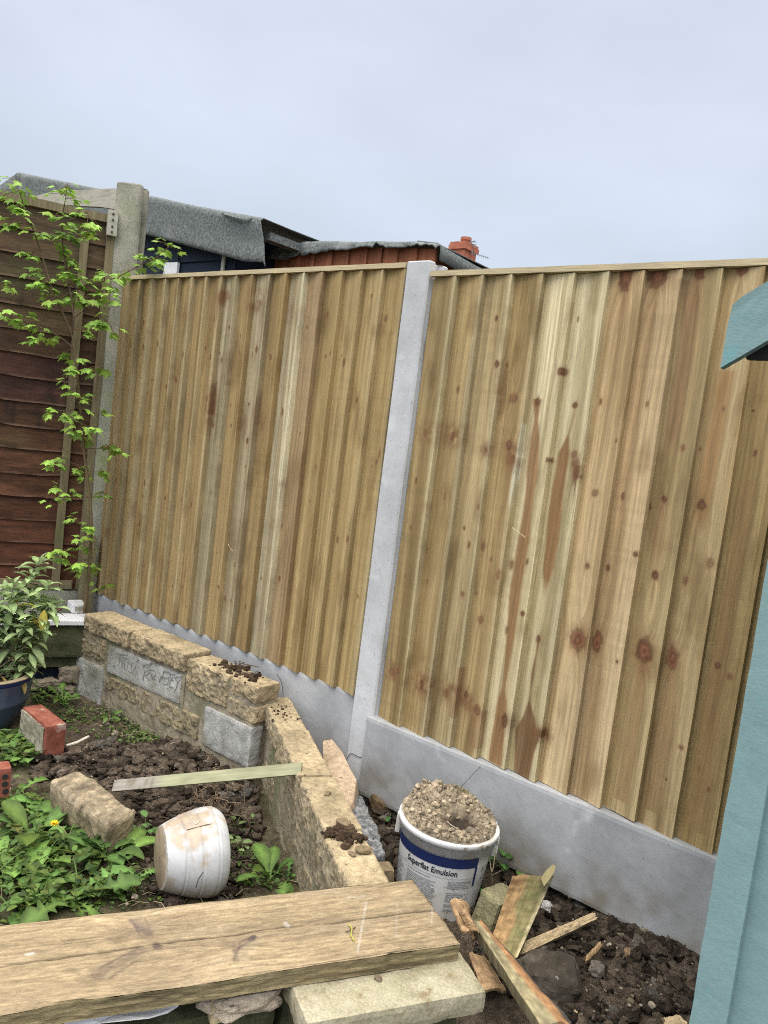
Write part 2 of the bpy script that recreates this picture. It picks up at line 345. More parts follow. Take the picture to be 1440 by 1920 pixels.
# ------------------------------------------------------------------ fence boards: each board painted with its own grain, knots and heartwood
def wood_paint(X, Z, u, w, seed, t1, t2, knots, streaks):
    """X, Z: place on the panel in metres; u: distance across the board; returns colour and the bent grain coordinate"""
    g = u+.010*vn(Z*1.1, seed*3.3)+.004*vn(Z*4, seed*5.1+9)
    for kx, kz, kr in knots:
        du, dz = X-kx, Z-kz
        g = g+kr*1.1*np.sign(du)*np.exp(-np.abs(du)/(1.6*kr))*np.exp(-(dz/(3.2*kr))**2)
    a = .5+.5*np.clip(1.3*fbm(g*26+seed*11, Z*.5, seed, 3), -1, 1)
    C = t1*(1-a[..., None])+t2*a[..., None]
    sap = sst(.72, .98, u/w+.12*fbm(Z*.9, seed*3.1, 2., 2))*(.5+.5*math.sin(seed*12.9))       # pale sapwood, with the lit look of the thick edge painted in
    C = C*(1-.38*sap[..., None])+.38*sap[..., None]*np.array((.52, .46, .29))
    blo = sst(.15, .9, fbm(X*14+seed, Z*5, seed*1.7, 4))*.42
    C = C*(1-blo[..., None])+blo[..., None]*(t1*np.array((.64, .58, .50)))
    C = C*(1+.16*vn(g*130+seed*31, Z*.8)+.09*vn(g*260+seed*17, Z*1.5))[..., None]
    C = C*(1+.05*vn(Z*75, X*5+seed)*sst(-.1, .5, vn(Z*1.7, seed*4.))+.10*fbm(X*9, Z*2.2, seed+40., 3))[..., None]
    for P, col, soft, k in streaks:
        best = np.full(X.shape, -9.)
        for (x0, z0, w0), (x1, z1, w1) in zip(P[:-1], P[1:]):
            t = np.clip((Z-z0)/((z1-z0) or 1e-9), 0, 1); ins = ((Z-z0)*(Z-z1) <= 0)
            cx = x0+(x1-x0)*t; ww = w0+(w1-w0)*t+.0035*vn(Z*14, seed*2.)
            best = np.maximum(best, np.where(ins, ww-np.abs(X-cx), -9))
        zs_a = [q_[1] for q_ in P]; mk_ = (k*sst(-soft, soft, best)*sst(min(zs_a), min(zs_a)+.09, Z)*sst(max(zs_a), max(zs_a)-.012, Z))[..., None] if min(zs_a) > .12 else k*sst(-soft, soft, best)[..., None]
        C = C*(1-mk_)+mk_*np.array(col)*(1+.18*vn(g*150+seed, Z*2))[..., None]
    for qx, qz, qa, qb, qk in PATCH:
        if qx+3*qa < X.min() or qx-3*qa > X.max(): continue
        m_ = qk*np.clip(np.exp(-((X-qx)/qa)**2-((Z-qz)/qb)**2)*(.75+.9*fbm(X*45, Z*38, qx*9, 4)), 0, 1)[..., None]
        C = C*(1-m_)+m_*np.array((.185, .098, .045))
    for kx, kz, kr in knots:
        hk = (math.sin(kx*511.1+kz*77.7)*9758.5) % 1; du, dz = (X-kx)*(.85+.5*hk), (Z-kz)*(1.0-.4*hk)
        d = np.hypot(du, dz)/kr+.30*vn(X*110, Z*90, seed+kx*40)
        big = kr > .014
        halo = .38*np.exp(-(np.maximum(d-1, 0)/.8)**2)
        C = C*(1-halo[..., None])+halo[..., None]*np.array((.30, .175, .085))
        hk = (math.sin(kx*917.3+kz*331.7)*43758.5) % 1
        core = sst(1.05, .85, d)*(.8 if big else .45+.5*hk)
        kc = np.array((.20, .085, .045)) if big else np.array((.16, .082, .042))
        C = C*(1-core[..., None])+core[..., None]*kc*(1+.35*np.sin(d*8+hk*6))[..., None]
        rg = (.35+.3*hk)*np.exp(-((d-1.05)/.2)**2)
        C = C*(1-rg[..., None])+rg[..., None]*np.array((.10, .052, .026))
        tl = .45*hk*np.exp(-(du/(.45*kr))**2)*sst(0, -.6*kr, dz)*sst(-6*kr-.05*hk, -1.2*kr, dz)          # resin run below the knot
        C = C*(1-tl[..., None])+tl[..., None]*np.array((.22, .12, .055))
    t0 = (t1+t2)/2
    C = t0*np.clip(C/t0, .02, 4)**1.28
    return np.clip(C, .012, .9), g
PATCH = []
def fence_panel(name, x0, pitch, n, zb, zt, yf, tints, knots_of, streaks, label, seed0):
    root = thing(name, (x0+n*pitch/2, yf+.02, zb), label, 'fence panel', 'new fence panels')
    b = MB()
    for k in range(n):
        nu, dv = (30, .0042) if x0+k*pitch < 3.35 else (10, .02)
        nv = int((zt-.022-zb)/dv)
        s = seed0+k; xl = x0+k*pitch-.004; xr = x0+(k+1)*pitch
        rr = random.Random(s*13+5)
        z0 = zb+rr.uniform(-.004, .003)
        zz = np.linspace(z0, zt-.022, nv); uu = np.linspace(0, 1, nu)
        U, Zg = np.meshgrid(uu, zz)
        xre = xr+.0022*vn(zz*3.1, s*7.7)+rr.uniform(-.002, .002)
        Xg = xl+(xre[:, None]-xl)*U
        cup = .0022*np.sin(U*math.pi)*rr.uniform(-.6, 1)
        Yg = yf-.003-(.0265+.003*vn(zz*1.3, s*3.))[:, None]*U**1.25-cup
        w = xr-xl
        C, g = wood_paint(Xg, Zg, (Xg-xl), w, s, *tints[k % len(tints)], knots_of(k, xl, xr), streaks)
        # right-hand sawn edge, foot and head close the board
        Xe = np.concatenate([Xg, xre[:, None]-.0005], 1); Ye = np.concatenate([Yg, np.full((nv, 1), yf+.002)], 1); Ze = np.concatenate([Zg, Zg[:, -1:]], 1)
        Ce = np.concatenate([C, C[:, -1:]*.92], 1); ge = np.concatenate([g, g[:, -1:]+.01], 1)
        def row(i): return (Xe[[i]], np.full_like(Xe[[i]], yf+.002), Ze[[i]], Ce[[i]]*.8, ge[[i]])
        lo, hi = row(0), row(-1)
        Xe, Ye, Ze = [np.concatenate([lo[q], A, hi[q]], 0) for q, A in ((0, Xe), (1, Ye), (2, Ze))]
        Ce = np.concatenate([lo[3], Ce, hi[3]], 0); ge = np.concatenate([lo[4], ge, hi[4]], 0)
        b.add(np.stack([Xe, Ye, Ze], -1).reshape(-1, 3), grid_faces(nv+2, nu+1), Ce.reshape(-1, 3),
              np.stack([ge+s*.37, Ze, np.full_like(ge, s*.7)], -1).reshape(-1, 3))
    boards = mk('boards', b, M['fence'], root)
    def rail(nm, xa, xb, ya, yb_, za, zb_, col, seed):
        V, F, N_ = block(((xb-xa)/2, (yb_-ya)/2, (zb_-za)/2), res=.03, r=.003, amp=.0012, freq=9, seed=seed)
        Wv = np.stack([V[:, 2]+V[:, 1], V[:, 0], V[:, 1]*0+seed], 1)
        q = MB().add(V+np.array([(xa+xb)/2, (ya+yb_)/2, (za+zb_)/2]), F, np.array(col)*(1+.12*vn(V[:, 0]*7, V[:, 2]*30, seed))[:, None], Wv)
        return mk(nm, q, M['fence'], root)
    rail('top_rail', x0-.003, x0+n*pitch, yf-.031, yf+.03, zt-.02, zt, (.46, .38, .24), seed0)
    rail('rear_rail', x0, x0+n*pitch, yf+.004, yf+.045, zt-.3, zt-.22, (.4, .33, .2), seed0+2)
    rail('rear_rail', x0, x0+n*pitch, yf+.004, yf+.045, zb+.2, zb+.28, (.4, .33, .2), seed0+3)
    rail('backing_frame', x0, x0+n*pitch, yf+.003, yf+.0038, zb+.001, zt-.023, (.2, .15, .08), seed0+1)
    return root
YP = .025
A = np.array
for px, py, ra, rb, k in [(805, 812, 22, 18, .7), (850, 818, 24, 20, .8), (915, 845, 14, 18, .6), (962, 850, 18, 30, .9), (740, 1260, 24, 18, .7), (795, 1285, 26, 20, .8), (845, 1300, 22, 20, .7), (878, 1320, 22, 22, .7), (950, 1350, 16, 16, .7),
        (1016, 1378, 16, 16, .9), (1083, 875, 12, 30, .8), (938, 740, 10, 60, .4), (1210, 1225, 22, 30, .4), (1088, 1200, 18, 26, .35), (420, 560, 16, 16, .7), (480, 565, 22, 20, .7), (398, 765, 12, 36, .9), (488, 790, 16, 26, .6), (455, 800, 12, 30, .5),
        (432, 690, 14, 40, .4), (350, 590, 14, 16, .4), (300, 830, 12, 22, .4), (330, 700, 12, 24, .3), (455, 1090, 14, 18, .4), (440, 1000, 14, 26, .35), (530, 915, 10, 12, .6), (560, 1100, 18, 60, .25), (250, 960, 10, 20, .35)]:
    q = gy(px, py, YP-.012); sc0 = np.linalg.norm(q-CAM)/F_PX; PATCH.append((q[0], q[2], ra*sc0*1.15, rb*sc0, k))
rp = random.Random(3)
for _ in range(46): PATCH.append((rp.uniform(0, 1.83), rp.uniform(0, 1.55), rp.uniform(.012, .03), rp.uniform(.015, .05), rp.uniform(.1, .3)))
for _ in range(24): PATCH.append((rp.uniform(1.95, 3.2), rp.uniform(0, 1.5), rp.uniform(.012, .03), rp.uniform(.015, .05), rp.uniform(.08, .22)))
LT = [(A((.225, .165, .085)), A((.30, .225, .125)))]*6
t_l = []
rl = random.Random(11)
for k in range(18):
    if k < 6: base = (.300, .228, .125)
    elif k < 12: base = (.325, .250, .140)
    else: base = (.375, .295, .165)
    q = rl.uniform(.95, 1.06); p = A(base)*q
    t_l.append((p*A((.80, .715, .565)), p*A((1.10, 1.02, .86))))
t_l[8] = (A((.28, .23, .135)), A((.38, .32, .20))); t_l[10] = (A((.29, .235, .14)), A((.39, .325, .205))); t_l[12] = (A((.31, .25, .15)), A((.52, .47, .32)))
t_l[13] = (A((.28, .19, .10)), A((.35, .25, .14)))
rows = [1.38, 1.26, .93, .60, .38, .20, 1.08]
kl = {}
for k in range(18):
    rr = random.Random(100+k); L_ = []
    for z in rows:
        if rr.random() < (.6 if k < 12 else .3):
            for _ in range(rr.choice((1, 1, 2))):
                L_.append((rr.uniform(.012, .09), z+rr.uniform(-.05, .05), rr.choice((.0035, .005, .006, .008, .009))))
    for _ in range(2): L_.append((rr.uniform(.01, .09), rr.uniform(.03, 1.55), rr.choice((.0025, .0035, .005))))
    kl[k] = L_
def knots_left(k, xl, xr): return [(xl+a, z, r) for a, z, r in kl[k]]
def P2(px, py, w): q = gy(px, py, YP-.01); return (q[0], q[2], w)
BR = (.28, .158, .07)
st_l = [([P2(525, 935, .004), P2(538, 760, .010), P2(556, 560, .002)], (.56, .50, .33), .006, .7),
        ([P2(398, 800, .004), P2(400, 760, .010), P2(404, 715, .004)], (.17, .09, .045), .006, .7),
        ([P2(480, 820, .003), P2(484, 770, .010), P2(492, 730, .004)], (.17, .1, .055), .006, .5),
        ([P2(617, 1000, .0012), P2(624, 960, .002), P2(630, 915, .0012)], (.03, .02, .012), .0016, .95),
        ([P2(659, 1225, .001), P2(664, 1195, .002), P2(671, 1160, .001)], (.03, .02, .012), .0016, .95),
        ([P2(405, 640, .002), P2(412, 580, .010), P2(420, 545, .003)], (.23, .12, .06), .008, .55),
        ([P2(520, 1000, .002), P2(490, 1200, .007), P2(484, 1230, .006)], (.46, .40, .25), .006, .5)]
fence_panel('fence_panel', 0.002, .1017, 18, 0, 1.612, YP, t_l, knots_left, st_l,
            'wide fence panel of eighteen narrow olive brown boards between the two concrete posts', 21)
raw = """842,624,5 893,625,5 869,598,4 932,597,5 972,598,6 935,684,9 949,684,5 853,672,5 860,731,9 900,742,7 964,747,11 1055,697,8 1048,597,4 1083,598,4
1079,760,10 1007,754,10 1125,753,5 1214,758,5 957,835,11 965,858,9 914,844,6 850,819,11 799,812,8 1079,852,11 1085,887,12 1032,863,5 1159,827,4 1217,829,5
1117,924,8 1167,930,8 1205,951,7 1216,950,6 1174,515,19 1234,513,17 1311,507,16 1392,506,12 1261,760,7 1357,767,6 1324,667,4 1237,830,7 1282,840,7 1311,842,6
1358,844,7 1392,845,5 1416,850,7 1245,936,9 1315,947,10 1390,952,6 1412,770,5 1394,717,5 1406,719,4 900,950,6 904,1025,8 881,1021,7 922,1049,7 958,1059,7 938,1077,8
992,1052,6 1035,1081,6 1103,1061,8 1139,1065,8 1196,1039,9 1229,1079,9 869,1113,7 892,1113,6 902,1161,10 984,1150,8 950,1182,9 1010,1199,9 1086,1199,18 1118,1204,18
1209,1220,21 734,1260,10 748,1258,7 793,1283,11 837,1299,11 873,1303,9 898,1329,11 949,1351,11 1016,1373,12 974,1353,7 1125,1401,5 1285,1089,9 1334,1056,10 1369,1101,7
1260,1233,19 1346,1247,10 1370,1268,8 800,1030,5 770,990,5 760,1080,6 800,1090,5 870,990,5 835,930,6 780,900,5 1160,1240,4 1280,1400,6 1310,1440,5 1250,1460,4 1330,1480,5"""
kr_ = []
for t in raw.split():
    a, b_, c = map(float, t.split(','));  
    if c >= 15: c *= 1.25; b_ += 5 if b_ < 520 else 0
    q = gy(a, b_, YP-.012)
    if c > 7 or (a*7+b_*3) % 10 < 6: kr_.append((q[0], q[2], c*.00040*np.linalg.norm(q-CAM)*(.75+.5*((a*3+b_) % 7)/7)))
rk = random.Random(5)
for _ in range(26): kr_.append((rk.uniform(3.2, 3.7), rk.uniform(0, 1.5), rk.choice((.005, .007, .012))))
def knots_right(k, xl, xr): return [(min(max(x, xl+.006), xr-.004), z, r) for x, z, r in kr_ if xl < x <= xr+.001]
def S2(L_): return [P2(a, b_, c*.00125) for a, b_, c in L_][::-1]
st_r = [(S2([(1007, 748, 14), (1006, 785, 7), (1004, 820, 15), (998, 900, 17), (985, 1000, 16), (968, 1100, 17), (958, 1200, 12), (946, 1290, 6), (944, 1310, 14), (930, 1430, 26)]), BR, .006, .82),
        (S2([(1080, 770, 3), (1070, 805, 3), (1066, 816, 4), (1058, 850, 17), (1046, 920, 19), (1036, 1010, 19), (1026, 1080, 13), (1020, 1130, 5)]), BR, .006, .88),
        (S2([(1010, 1205, 4), (1000, 1260, 2.5), (993, 1315, 4), (994, 1345, 18), (990, 1375, 36), (985, 1402, 31), (976, 1475, 27)]), (.185, .10, .045), .004, .8),
        (S2([(1085, 880, 6), (1080, 930, 2), (1074, 965, 2)]), (.13, .07, .04), .003, .8),
        (S2([(955, 800, 4), (962, 850, 13), (955, 930, 8), (930, 1000, 6), (905, 1150, 7)]), (.26, .16, .075), .010, .5),
        (S2([(1300, 520, 24), (1290, 640, 20), (1270, 760, 20), (1255, 860, 14)]), (.26, .165, .085), .014, .75),
        (S2([(1365, 690, 20), (1345, 800, 18), (1325, 900, 20), (1310, 1010, 18)]), (.30, .175, .075), .012, .7),
        (S2([(1245, 930, 8), (1235, 1000, 14), (1228, 1080, 10)]), (.3, .18, .09), .012, .5),
        (S2([(1209, 1225, 16), (1190, 1350, 20), (1165, 1500, 20)]), (.29, .18, .085), .014, .6),
        (S2([(1262, 1240, 12), (1245, 1380, 20), (1220, 1520, 20)]), (.29, .18, .085), .014, .6),
        (S2([(1405, 900, 16), (1365, 1150, 20), (1330, 1400, 22), (1310, 1560, 22)]), (.27, .17, .08), .014, .55),
        (S2([(940, 690, 7), (938, 740, 6), (934, 780, 4)]), (.3, .2, .1), .008, .5),
        (S2([(868, 1250, 6), (858, 1320, 8), (850, 1345, 10)]), (.22, .11, .05), .010, .5),
        (S2([(906, 1330, 14), (890, 1400, 24)]), (.25, .15, .075), .012, .5),
        (S2([(985, 790, 2), (975, 860, 6), (962, 930, 5), (957, 980, 2)]), (.60, .55, .38), .006, .8),
        (S2([(1110, 1210, 3), (1095, 1300, 6), (1075, 1420, 4)]), (.5, .38, .24), .01, .5)]
t_r = [((.250, .190, .100), (.315, .245, .135)), ((.285, .215, .110), (.365, .285, .160)), ((.270, .210, .115), (.375, .305, .185)), ((.240, .180, .092), (.315, .240, .130)),
       ((.440, .385, .255), (.530, .475, .335)), ((.425, .380, .250), (.520, .475, .335)), ((.400, .305, .185), (.480, .385, .250)), ((.400, .300, .185), (.500, .395, .260)),
       ((.300, .230, .125), (.390, .315, .190)), ((.330, .250, .140), (.420, .335, .205)), ((.290, .215, .110), (.370, .290, .160)), ((.32, .24, .13), (.40, .31, .18))]
t_r = [(A(a)*A((.93, .85, .715)), A(b_)*A((1.08, 1.02, .89))) for a, b_ in t_r]
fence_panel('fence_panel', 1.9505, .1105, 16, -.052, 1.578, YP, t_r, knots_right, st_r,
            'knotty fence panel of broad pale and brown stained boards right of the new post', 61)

# concrete posts and gravel boards
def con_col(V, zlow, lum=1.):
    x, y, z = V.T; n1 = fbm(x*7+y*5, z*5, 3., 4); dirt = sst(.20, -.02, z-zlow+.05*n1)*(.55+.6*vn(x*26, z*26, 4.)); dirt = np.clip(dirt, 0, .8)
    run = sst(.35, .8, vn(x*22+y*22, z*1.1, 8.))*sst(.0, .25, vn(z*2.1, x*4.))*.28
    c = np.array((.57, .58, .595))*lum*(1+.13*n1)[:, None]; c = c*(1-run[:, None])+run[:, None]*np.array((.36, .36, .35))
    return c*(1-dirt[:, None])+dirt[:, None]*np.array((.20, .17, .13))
def slab_box(x0, x1, y0, y1, z0, z1, res=.013, r=.006, amp=.0012, seed=0, amp2=0):
    V, F, N_ = block(((x1-x0)/2, (y1-y0)/2, (z1-z0)/2), res=res, r=r, amp=amp, freq=12, seed=seed, amp2=amp2)
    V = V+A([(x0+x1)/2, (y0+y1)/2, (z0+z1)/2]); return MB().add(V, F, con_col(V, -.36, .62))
def post_mesh(hw, hd, z0, z1, ch, peak, dz=.02):
    """slotted post: chamfered front and back corners, grooves in both sides, a weathered top"""
    g, s = .022, .027
    prof = [(-hw, -hd+ch), (-hw+ch, -hd), (-hw*.35, -hd-.0004), (hw*.35, -hd-.0004), (hw-ch, -hd), (hw, -hd+ch), (hw, -s), (hw-g, -s+.004), (hw-g, s-.004), (hw, s), (hw, hd-ch), (hw-ch, hd),
            (-hw+ch, hd), (-hw, hd-ch), (-hw, s), (-hw+g, s-.004), (-hw+g, -s+.004), (-hw, -s)]
    n = len(prof); zs = list(np.arange(z0, z1, dz))+[z1]; V = []
    for z in zs:
        for x, y in prof: V.append((x+.0012*vn(z*6, x*50), y+.0012*vn(z*6, 3+y*50), z))
    F = [(i*n+k, i*n+(k+1) % n, (i+1)*n+(k+1) % n, (i+1)*n+k) for i in range(len(zs)-1) for k in range(n)]
    o = len(V)
    for x, y in prof: V.append((x*.95, y*.95, z1+peak*.5))
    t0 = (len(zs)-1)*n
    F += [(t0+k, t0+(k+1) % n, o+(k+1) % n, o+k) for k in range(n)]
    V.append((0, 0, z1+peak)); F += [(o+k, o+(k+1) % n, o+n) for k in range(n)]
    return A(V), F
V, F = post_mesh(.0525, .058, -.75, 1.612, .006, .008)
V = V+A([1.8855, .058, 0]); b = MB().add(V, F, con_col(V, -.40, .82))
tag(mk('concrete_post', b, M['newcon']), 'pale new concrete fence post standing between the two timber panels', 'fence post', 'concrete fence posts')
V, F = post_mesh(.064, .060, -.75, 2.062, .009, .012)
V = V@rot('Z', R8(34)).T
V = V+A([-.015, .055, 0])
V[:, 2] += 0
b = MB().add(V, F)
tag(mk('concrete_post', b, M['oldcon']), 'old weathered grey concrete post rising above the fence in the corner', 'fence post', 'concrete fence posts')
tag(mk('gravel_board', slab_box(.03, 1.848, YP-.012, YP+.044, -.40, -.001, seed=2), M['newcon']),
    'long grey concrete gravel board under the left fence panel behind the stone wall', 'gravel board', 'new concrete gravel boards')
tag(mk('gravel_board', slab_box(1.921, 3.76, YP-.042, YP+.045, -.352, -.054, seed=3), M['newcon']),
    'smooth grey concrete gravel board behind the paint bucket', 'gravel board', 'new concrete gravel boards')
V, F = tube(smoothline([gy(650, 1425, -.003), gy(653, 1417, -.004), gy(660, 1413, -.004), gy(672, 1419, -.003), gy(678, 1420, .0)]), .0012, 5)
tag(mk('wire', MB().add(V, F), M['wire']), 'thin bent wire sticking out at the foot of the new concrete post', 'wire')

# ------------------------------------------------------------------ stone garden wall (two legs, one wall)
wall = thing('garden_wall', (1.35, -.25, -.45), 'low buff stone garden wall with pale grey blocks turning round the dug bed', 'garden wall')
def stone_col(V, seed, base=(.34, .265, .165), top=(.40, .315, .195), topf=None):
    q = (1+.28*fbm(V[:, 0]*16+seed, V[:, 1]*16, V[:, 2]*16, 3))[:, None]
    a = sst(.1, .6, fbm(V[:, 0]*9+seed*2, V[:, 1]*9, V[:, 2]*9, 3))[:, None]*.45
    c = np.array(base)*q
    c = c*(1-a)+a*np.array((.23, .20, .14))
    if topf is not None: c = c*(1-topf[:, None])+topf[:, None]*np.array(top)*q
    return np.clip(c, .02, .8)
def wall_stone(mb, x0, x1, z0, z1, yf, yb, seed, rough=.0065, base=(.46, .37, .225), M_=None, O=None):
    h = A([(x1-x0)/2, (yb-yf)/2, (z1-z0)/2])
    V, F, N_ = block(h, res=.0075, r=.006, amp=.0018, freq=60, seed=seed)
    front = np.clip(-V[:, 1]/h[1], 0, 1)**4
    V[:, 1] -= front*rough*(.9*fbm(V[:, 0]*26+seed, V[:, 2]*26, seed*1.7, 3)+.8*fbm(V[:, 0]*85+seed, V[:, 2]*85, seed*1.7, 3)+.4)
    endf = (np.abs(V[:, 0])/h[0])**8
    V[:, 0] += np.sign(V[:, 0])*endf*.003*fbm(V[:, 1]*40, V[:, 2]*40, seed, 3)
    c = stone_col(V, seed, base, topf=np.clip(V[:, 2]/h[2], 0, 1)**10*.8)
    V = V+A([(x0+x1)/2, (yf+yb)/2, (z0+z1)/2])
    if M_ is not None: V = V@M_.T+O
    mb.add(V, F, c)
st = MB()
Yb = -.066
for i, (x0, x1, z0, z1, yf) in enumerate([(.32, .682, -.098, -.022, -.212), (.698, 1.082, -.094, -.017, -.212), (.285, .492, -.228, -.15, -.196),
        (.515, .782, -.345, -.268, -.193), (.797, 1.19, -.355, -.258, -.193), (1.082, 1.345, -.172, -.037, -.192), (1.358, 1.51, -.103, -.037, -.19),
        (1.358, 1.512, -.184, -.118, -.188), (.29, .50, -.148, -.108, -.19), (.60, 1.0, -.45, -.362, -.178), (1.02, 1.24, -.45, -.37, -.178)]):
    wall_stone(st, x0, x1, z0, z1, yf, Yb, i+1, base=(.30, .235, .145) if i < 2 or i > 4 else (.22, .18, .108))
M2 = np.stack([np.append(w2d, 0), np.append(w2n, 0), [0, 0, 1]], 1); O2 = np.append(W2a, 0)
for i, (a, b_, z0, z1) in enumerate([(.055, .40, -.2, -.118), (.405, .785, -.205, -.115), (.80, 1.135, -.2, -.113), (1.142, 1.56, -.205, -.115),
        (.03, .30, -.30, -.214), (.315, .58, -.31, -.22), (.60, .98, -.31, -.216), (1.0, 1.30, -.30, -.22), (.05, .42, -.42, -.32), (.44, .86, -.42, -.325), (.88, 1.3, -.42, -.32)]):
    jit = .004*vn(i*3.3)
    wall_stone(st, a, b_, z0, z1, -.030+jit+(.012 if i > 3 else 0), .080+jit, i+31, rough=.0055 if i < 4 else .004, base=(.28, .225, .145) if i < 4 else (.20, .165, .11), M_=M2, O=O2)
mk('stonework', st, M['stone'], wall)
mo = MB()
for x0, x1, z0, z1, yf in [(.27, 1.08, -.46, -.085, -.194), (1.05, 1.505, -.46, -.052, -.187)]:
    V, F, N_ = block(((x1-x0)/2, (-.075-yf)/2, (z1-z0)/2), res=.013, r=.004, amp=.003, freq=30, seed=x0*10)
    mo.add(V+A([(x0+x1)/2, (yf-.075)/2, (z0+z1)/2]), F)
V, F, N_ = block((.76, .0475, .17), res=.014, r=.004, amp=.003, freq=30, seed=9)
mo.add((V+A([.79, .028, -.297]))@M2.T+O2, F)
mk('mortar', mo, M['mortar'], wall)
def grey_block(nm, x0, x1, z0, z1, yf, seed, lab, skew=0):
    V, F, N_ = block(((x1-x0)/2, .03, (z1-z0)/2), res=.012, r=.006, amp=.0016, freq=40, seed=seed)
    V[:, 2] += V[:, 0]*skew
    return tag(mk(nm, MB().add(V+A([(x0+x1)/2, yf+.03, (z0+z1)/2]), F), M['greyblk'], wall), lab)
grey_block('grey_block', .25, .493, -.432, -.245, -.203, 3, 'pale grey corner block')
grey_block('grey_block', 1.225, 1.512, -.36, -.198, -.197, 4, 'pale grey pitted block near the bend')
ib = grey_block('inscribed_block', .516, 1.062, -.247, -.118, -.2, 5, 'pale grey block with scratched writing', .02)
# the scratched words, stroke by stroke (pixel strokes of the carving laid onto the block's face)
def zi(x, y): return (180+x/7.2, 1180+y/7.2)
strokes = [[(258, 318), (340, 335), (428, 345)], [(322, 340), (312, 420), (302, 500)], [(352, 410), (345, 520)], [(384, 395), (376, 530)], [(430, 420), (428, 555), (485, 575)],
           [(474, 455), (470, 565)], [(495, 560), (525, 515), (535, 490)], [(350, 370), (432, 395)], [(620, 505), (690, 470), (765, 455)], [(765, 455), (825, 480), (850, 490)],
           [(655, 555), (640, 640), (632, 700)], [(655, 555), (700, 560), (705, 600), (650, 625)], [(665, 625), (720, 690)],
           [(730, 545), (790, 560), (800, 615), (755, 640), (725, 600), (730, 545)], [(905, 565), (985, 575), (990, 600)], [(910, 570), (900, 640), (975, 660)],
           [(975, 660), (960, 740), (870, 720)], [(1000, 590), (990, 780)], [(1000, 600), (1060, 610)], [(998, 680), (1045, 690)], [(992, 775), (1055, 790)],
           [(1030, 640), (1010, 690)], [(1065, 650), (1165, 632)], [(1100, 700), (1080, 790), (1050, 850)], [(1062, 640), (1100, 705), (1150, 650)], [(755, 590), (745, 650), (800, 665)],
           [(870, 640), (850, 720)], [(750, 455), (680, 530)], [(540, 430), (580, 410)]]
sc_ = MB()
for s_ in strokes:
    pts = []
    for p in s_:
        q = gy(*zi(*p), -.2035); pts.append(q+A([0, .0008, 0]))
    V, F = tube(smoothline(pts, 3) if len(pts) > 2 else pts, .0012, 5); sc_.add(V, F)
for p in ((232, 487), (885, 640)):
    V, F = rock((.004, .003, .004), 3, c=gy(*zi(*p), -.2035)); sc_.add(V, F)
mk('scratched_lettering', sc_, M['scratch'], ib)

def crumbs(name, spots, label, cat, group, c=(.06, .04, .026)):
    b = MB()
    for i, (p, r_) in enumerate(spots):
        rr = random.Random(i*7+1)
        h = r_*A([rr.uniform(.7, 1.2), rr.uniform(.7, 1.2), rr.uniform(.5, .8)])
        V, F = rock(h, i*1.3, res=.67, amp=.35, M=rot('Z', rr.uniform(0, 6)), c=p+A([0, 0, h[2]*.6])); b.add(V, F, A(c)*rr.uniform(.6, 1.5))
    return tag(mk(name, b, M['soil']), label, cat, group, 'stuff')
def spots_px(pts, z, n, sp, r0, r1, seed):
    rr = random.Random(seed); o = []
    for _ in range(n):
        p = rr.choice(pts); q = gz(p[0]+rr.gauss(0, sp), p[1]+rr.gauss(0, sp*.5), z); o.append((q, r0+(r1-r0)*rr.random()**3))
    return o
crumbs('soil_clod', spots_px([(432, 1252), (440, 1255), (450, 1260), (460, 1263), (475, 1270), (425, 1248)], -.037, 150, 12, .0015, .013, 1), 'dark crumbly soil spilt on the stone wall nearest the fence', 'soil clod', 'soil spilt on the wall')
crumbs('soil_clod', spots_px([(625, 1560), (635, 1566), (650, 1570), (645, 1560), (668, 1575)], -.113, 150, 12, .0015, .014, 2), 'dark wet soil patch on the wall top near the plank', 'soil clod', 'soil spilt on the wall')
crumbs('soil_clod', spots_px([(520, 1335), (530, 1325), (540, 1345)], -.116, 60, 13, .001, .005, 3), 'scatter of tiny soil crumbs on the wall bend', 'soil clod', 'soil spilt on the wall')
for i, (px, py, r_, lab) in enumerate([(645, 1545, .017, 'brown stone chip beside the wet soil on the wall'), (681, 1597, .018, 'flat brown stone chip on the wall nearest the plank'), (614, 1489, .010, 'little brown stone chip alone on the wall top'), (660, 1602, .009, 'tiny pale brown stone chip beside the flat chip on the wall')]):
    V, F = rock((r_*1.3, r_*.8, r_*.35), i+50, res=.4, amp=.2, M=rot('Z', i), c=gz(px, py, -.112)+A([0, 0, r_*.3]))
    tag(mk('stone_chip', MB().add(V, F, (.2, .15, .09)), M['stone']), lab, 'stone chip', 'stone chips on the wall')

# broken stones behind the second leg
P = [gz(x, y, -.2) for x, y in [(603, 1403), (622, 1398), (640, 1430), (658, 1446), (668, 1466), (664, 1500), (645, 1522), (628, 1500), (606, 1440)]]
for i, q in enumerate(P): q[2] += .02*vn(i*1.7)+(.03 if i < 3 else 0)
V, F = prism(P, (0.02, .01, -.09))
b = MB(); b.add(V, F, (.45, .34, .24))
ds = mk('broken_stone', b, M['stone']); tag(ds, 'pinkish broken stone slab leaning between the wall and new post', 'broken stone', 'loose stones by the wall')
ds.modifiers.new('bevel', 'BEVEL').width = .006; ds.modifiers['bevel'].segments = 2
p0, p1 = gz(665, 1500, -.235), gz(703, 1600, -.235); fx = frame(p1-p0)
V, F, N_ = block((np.linalg.norm(p1-p0)/2+.02, .034, .06), res=.011, r=.01, amp=.006, freq=40, seed=77, amp2=.006)
tag(mk('kerb_stone', MB().add(V@fx.T+(p0+p1)/2+A([0, 0, -.05]), F), M['dkstone']), 'dark speckled grey stone behind the wall leading to the bucket', 'stone', 'loose stones by the wall')
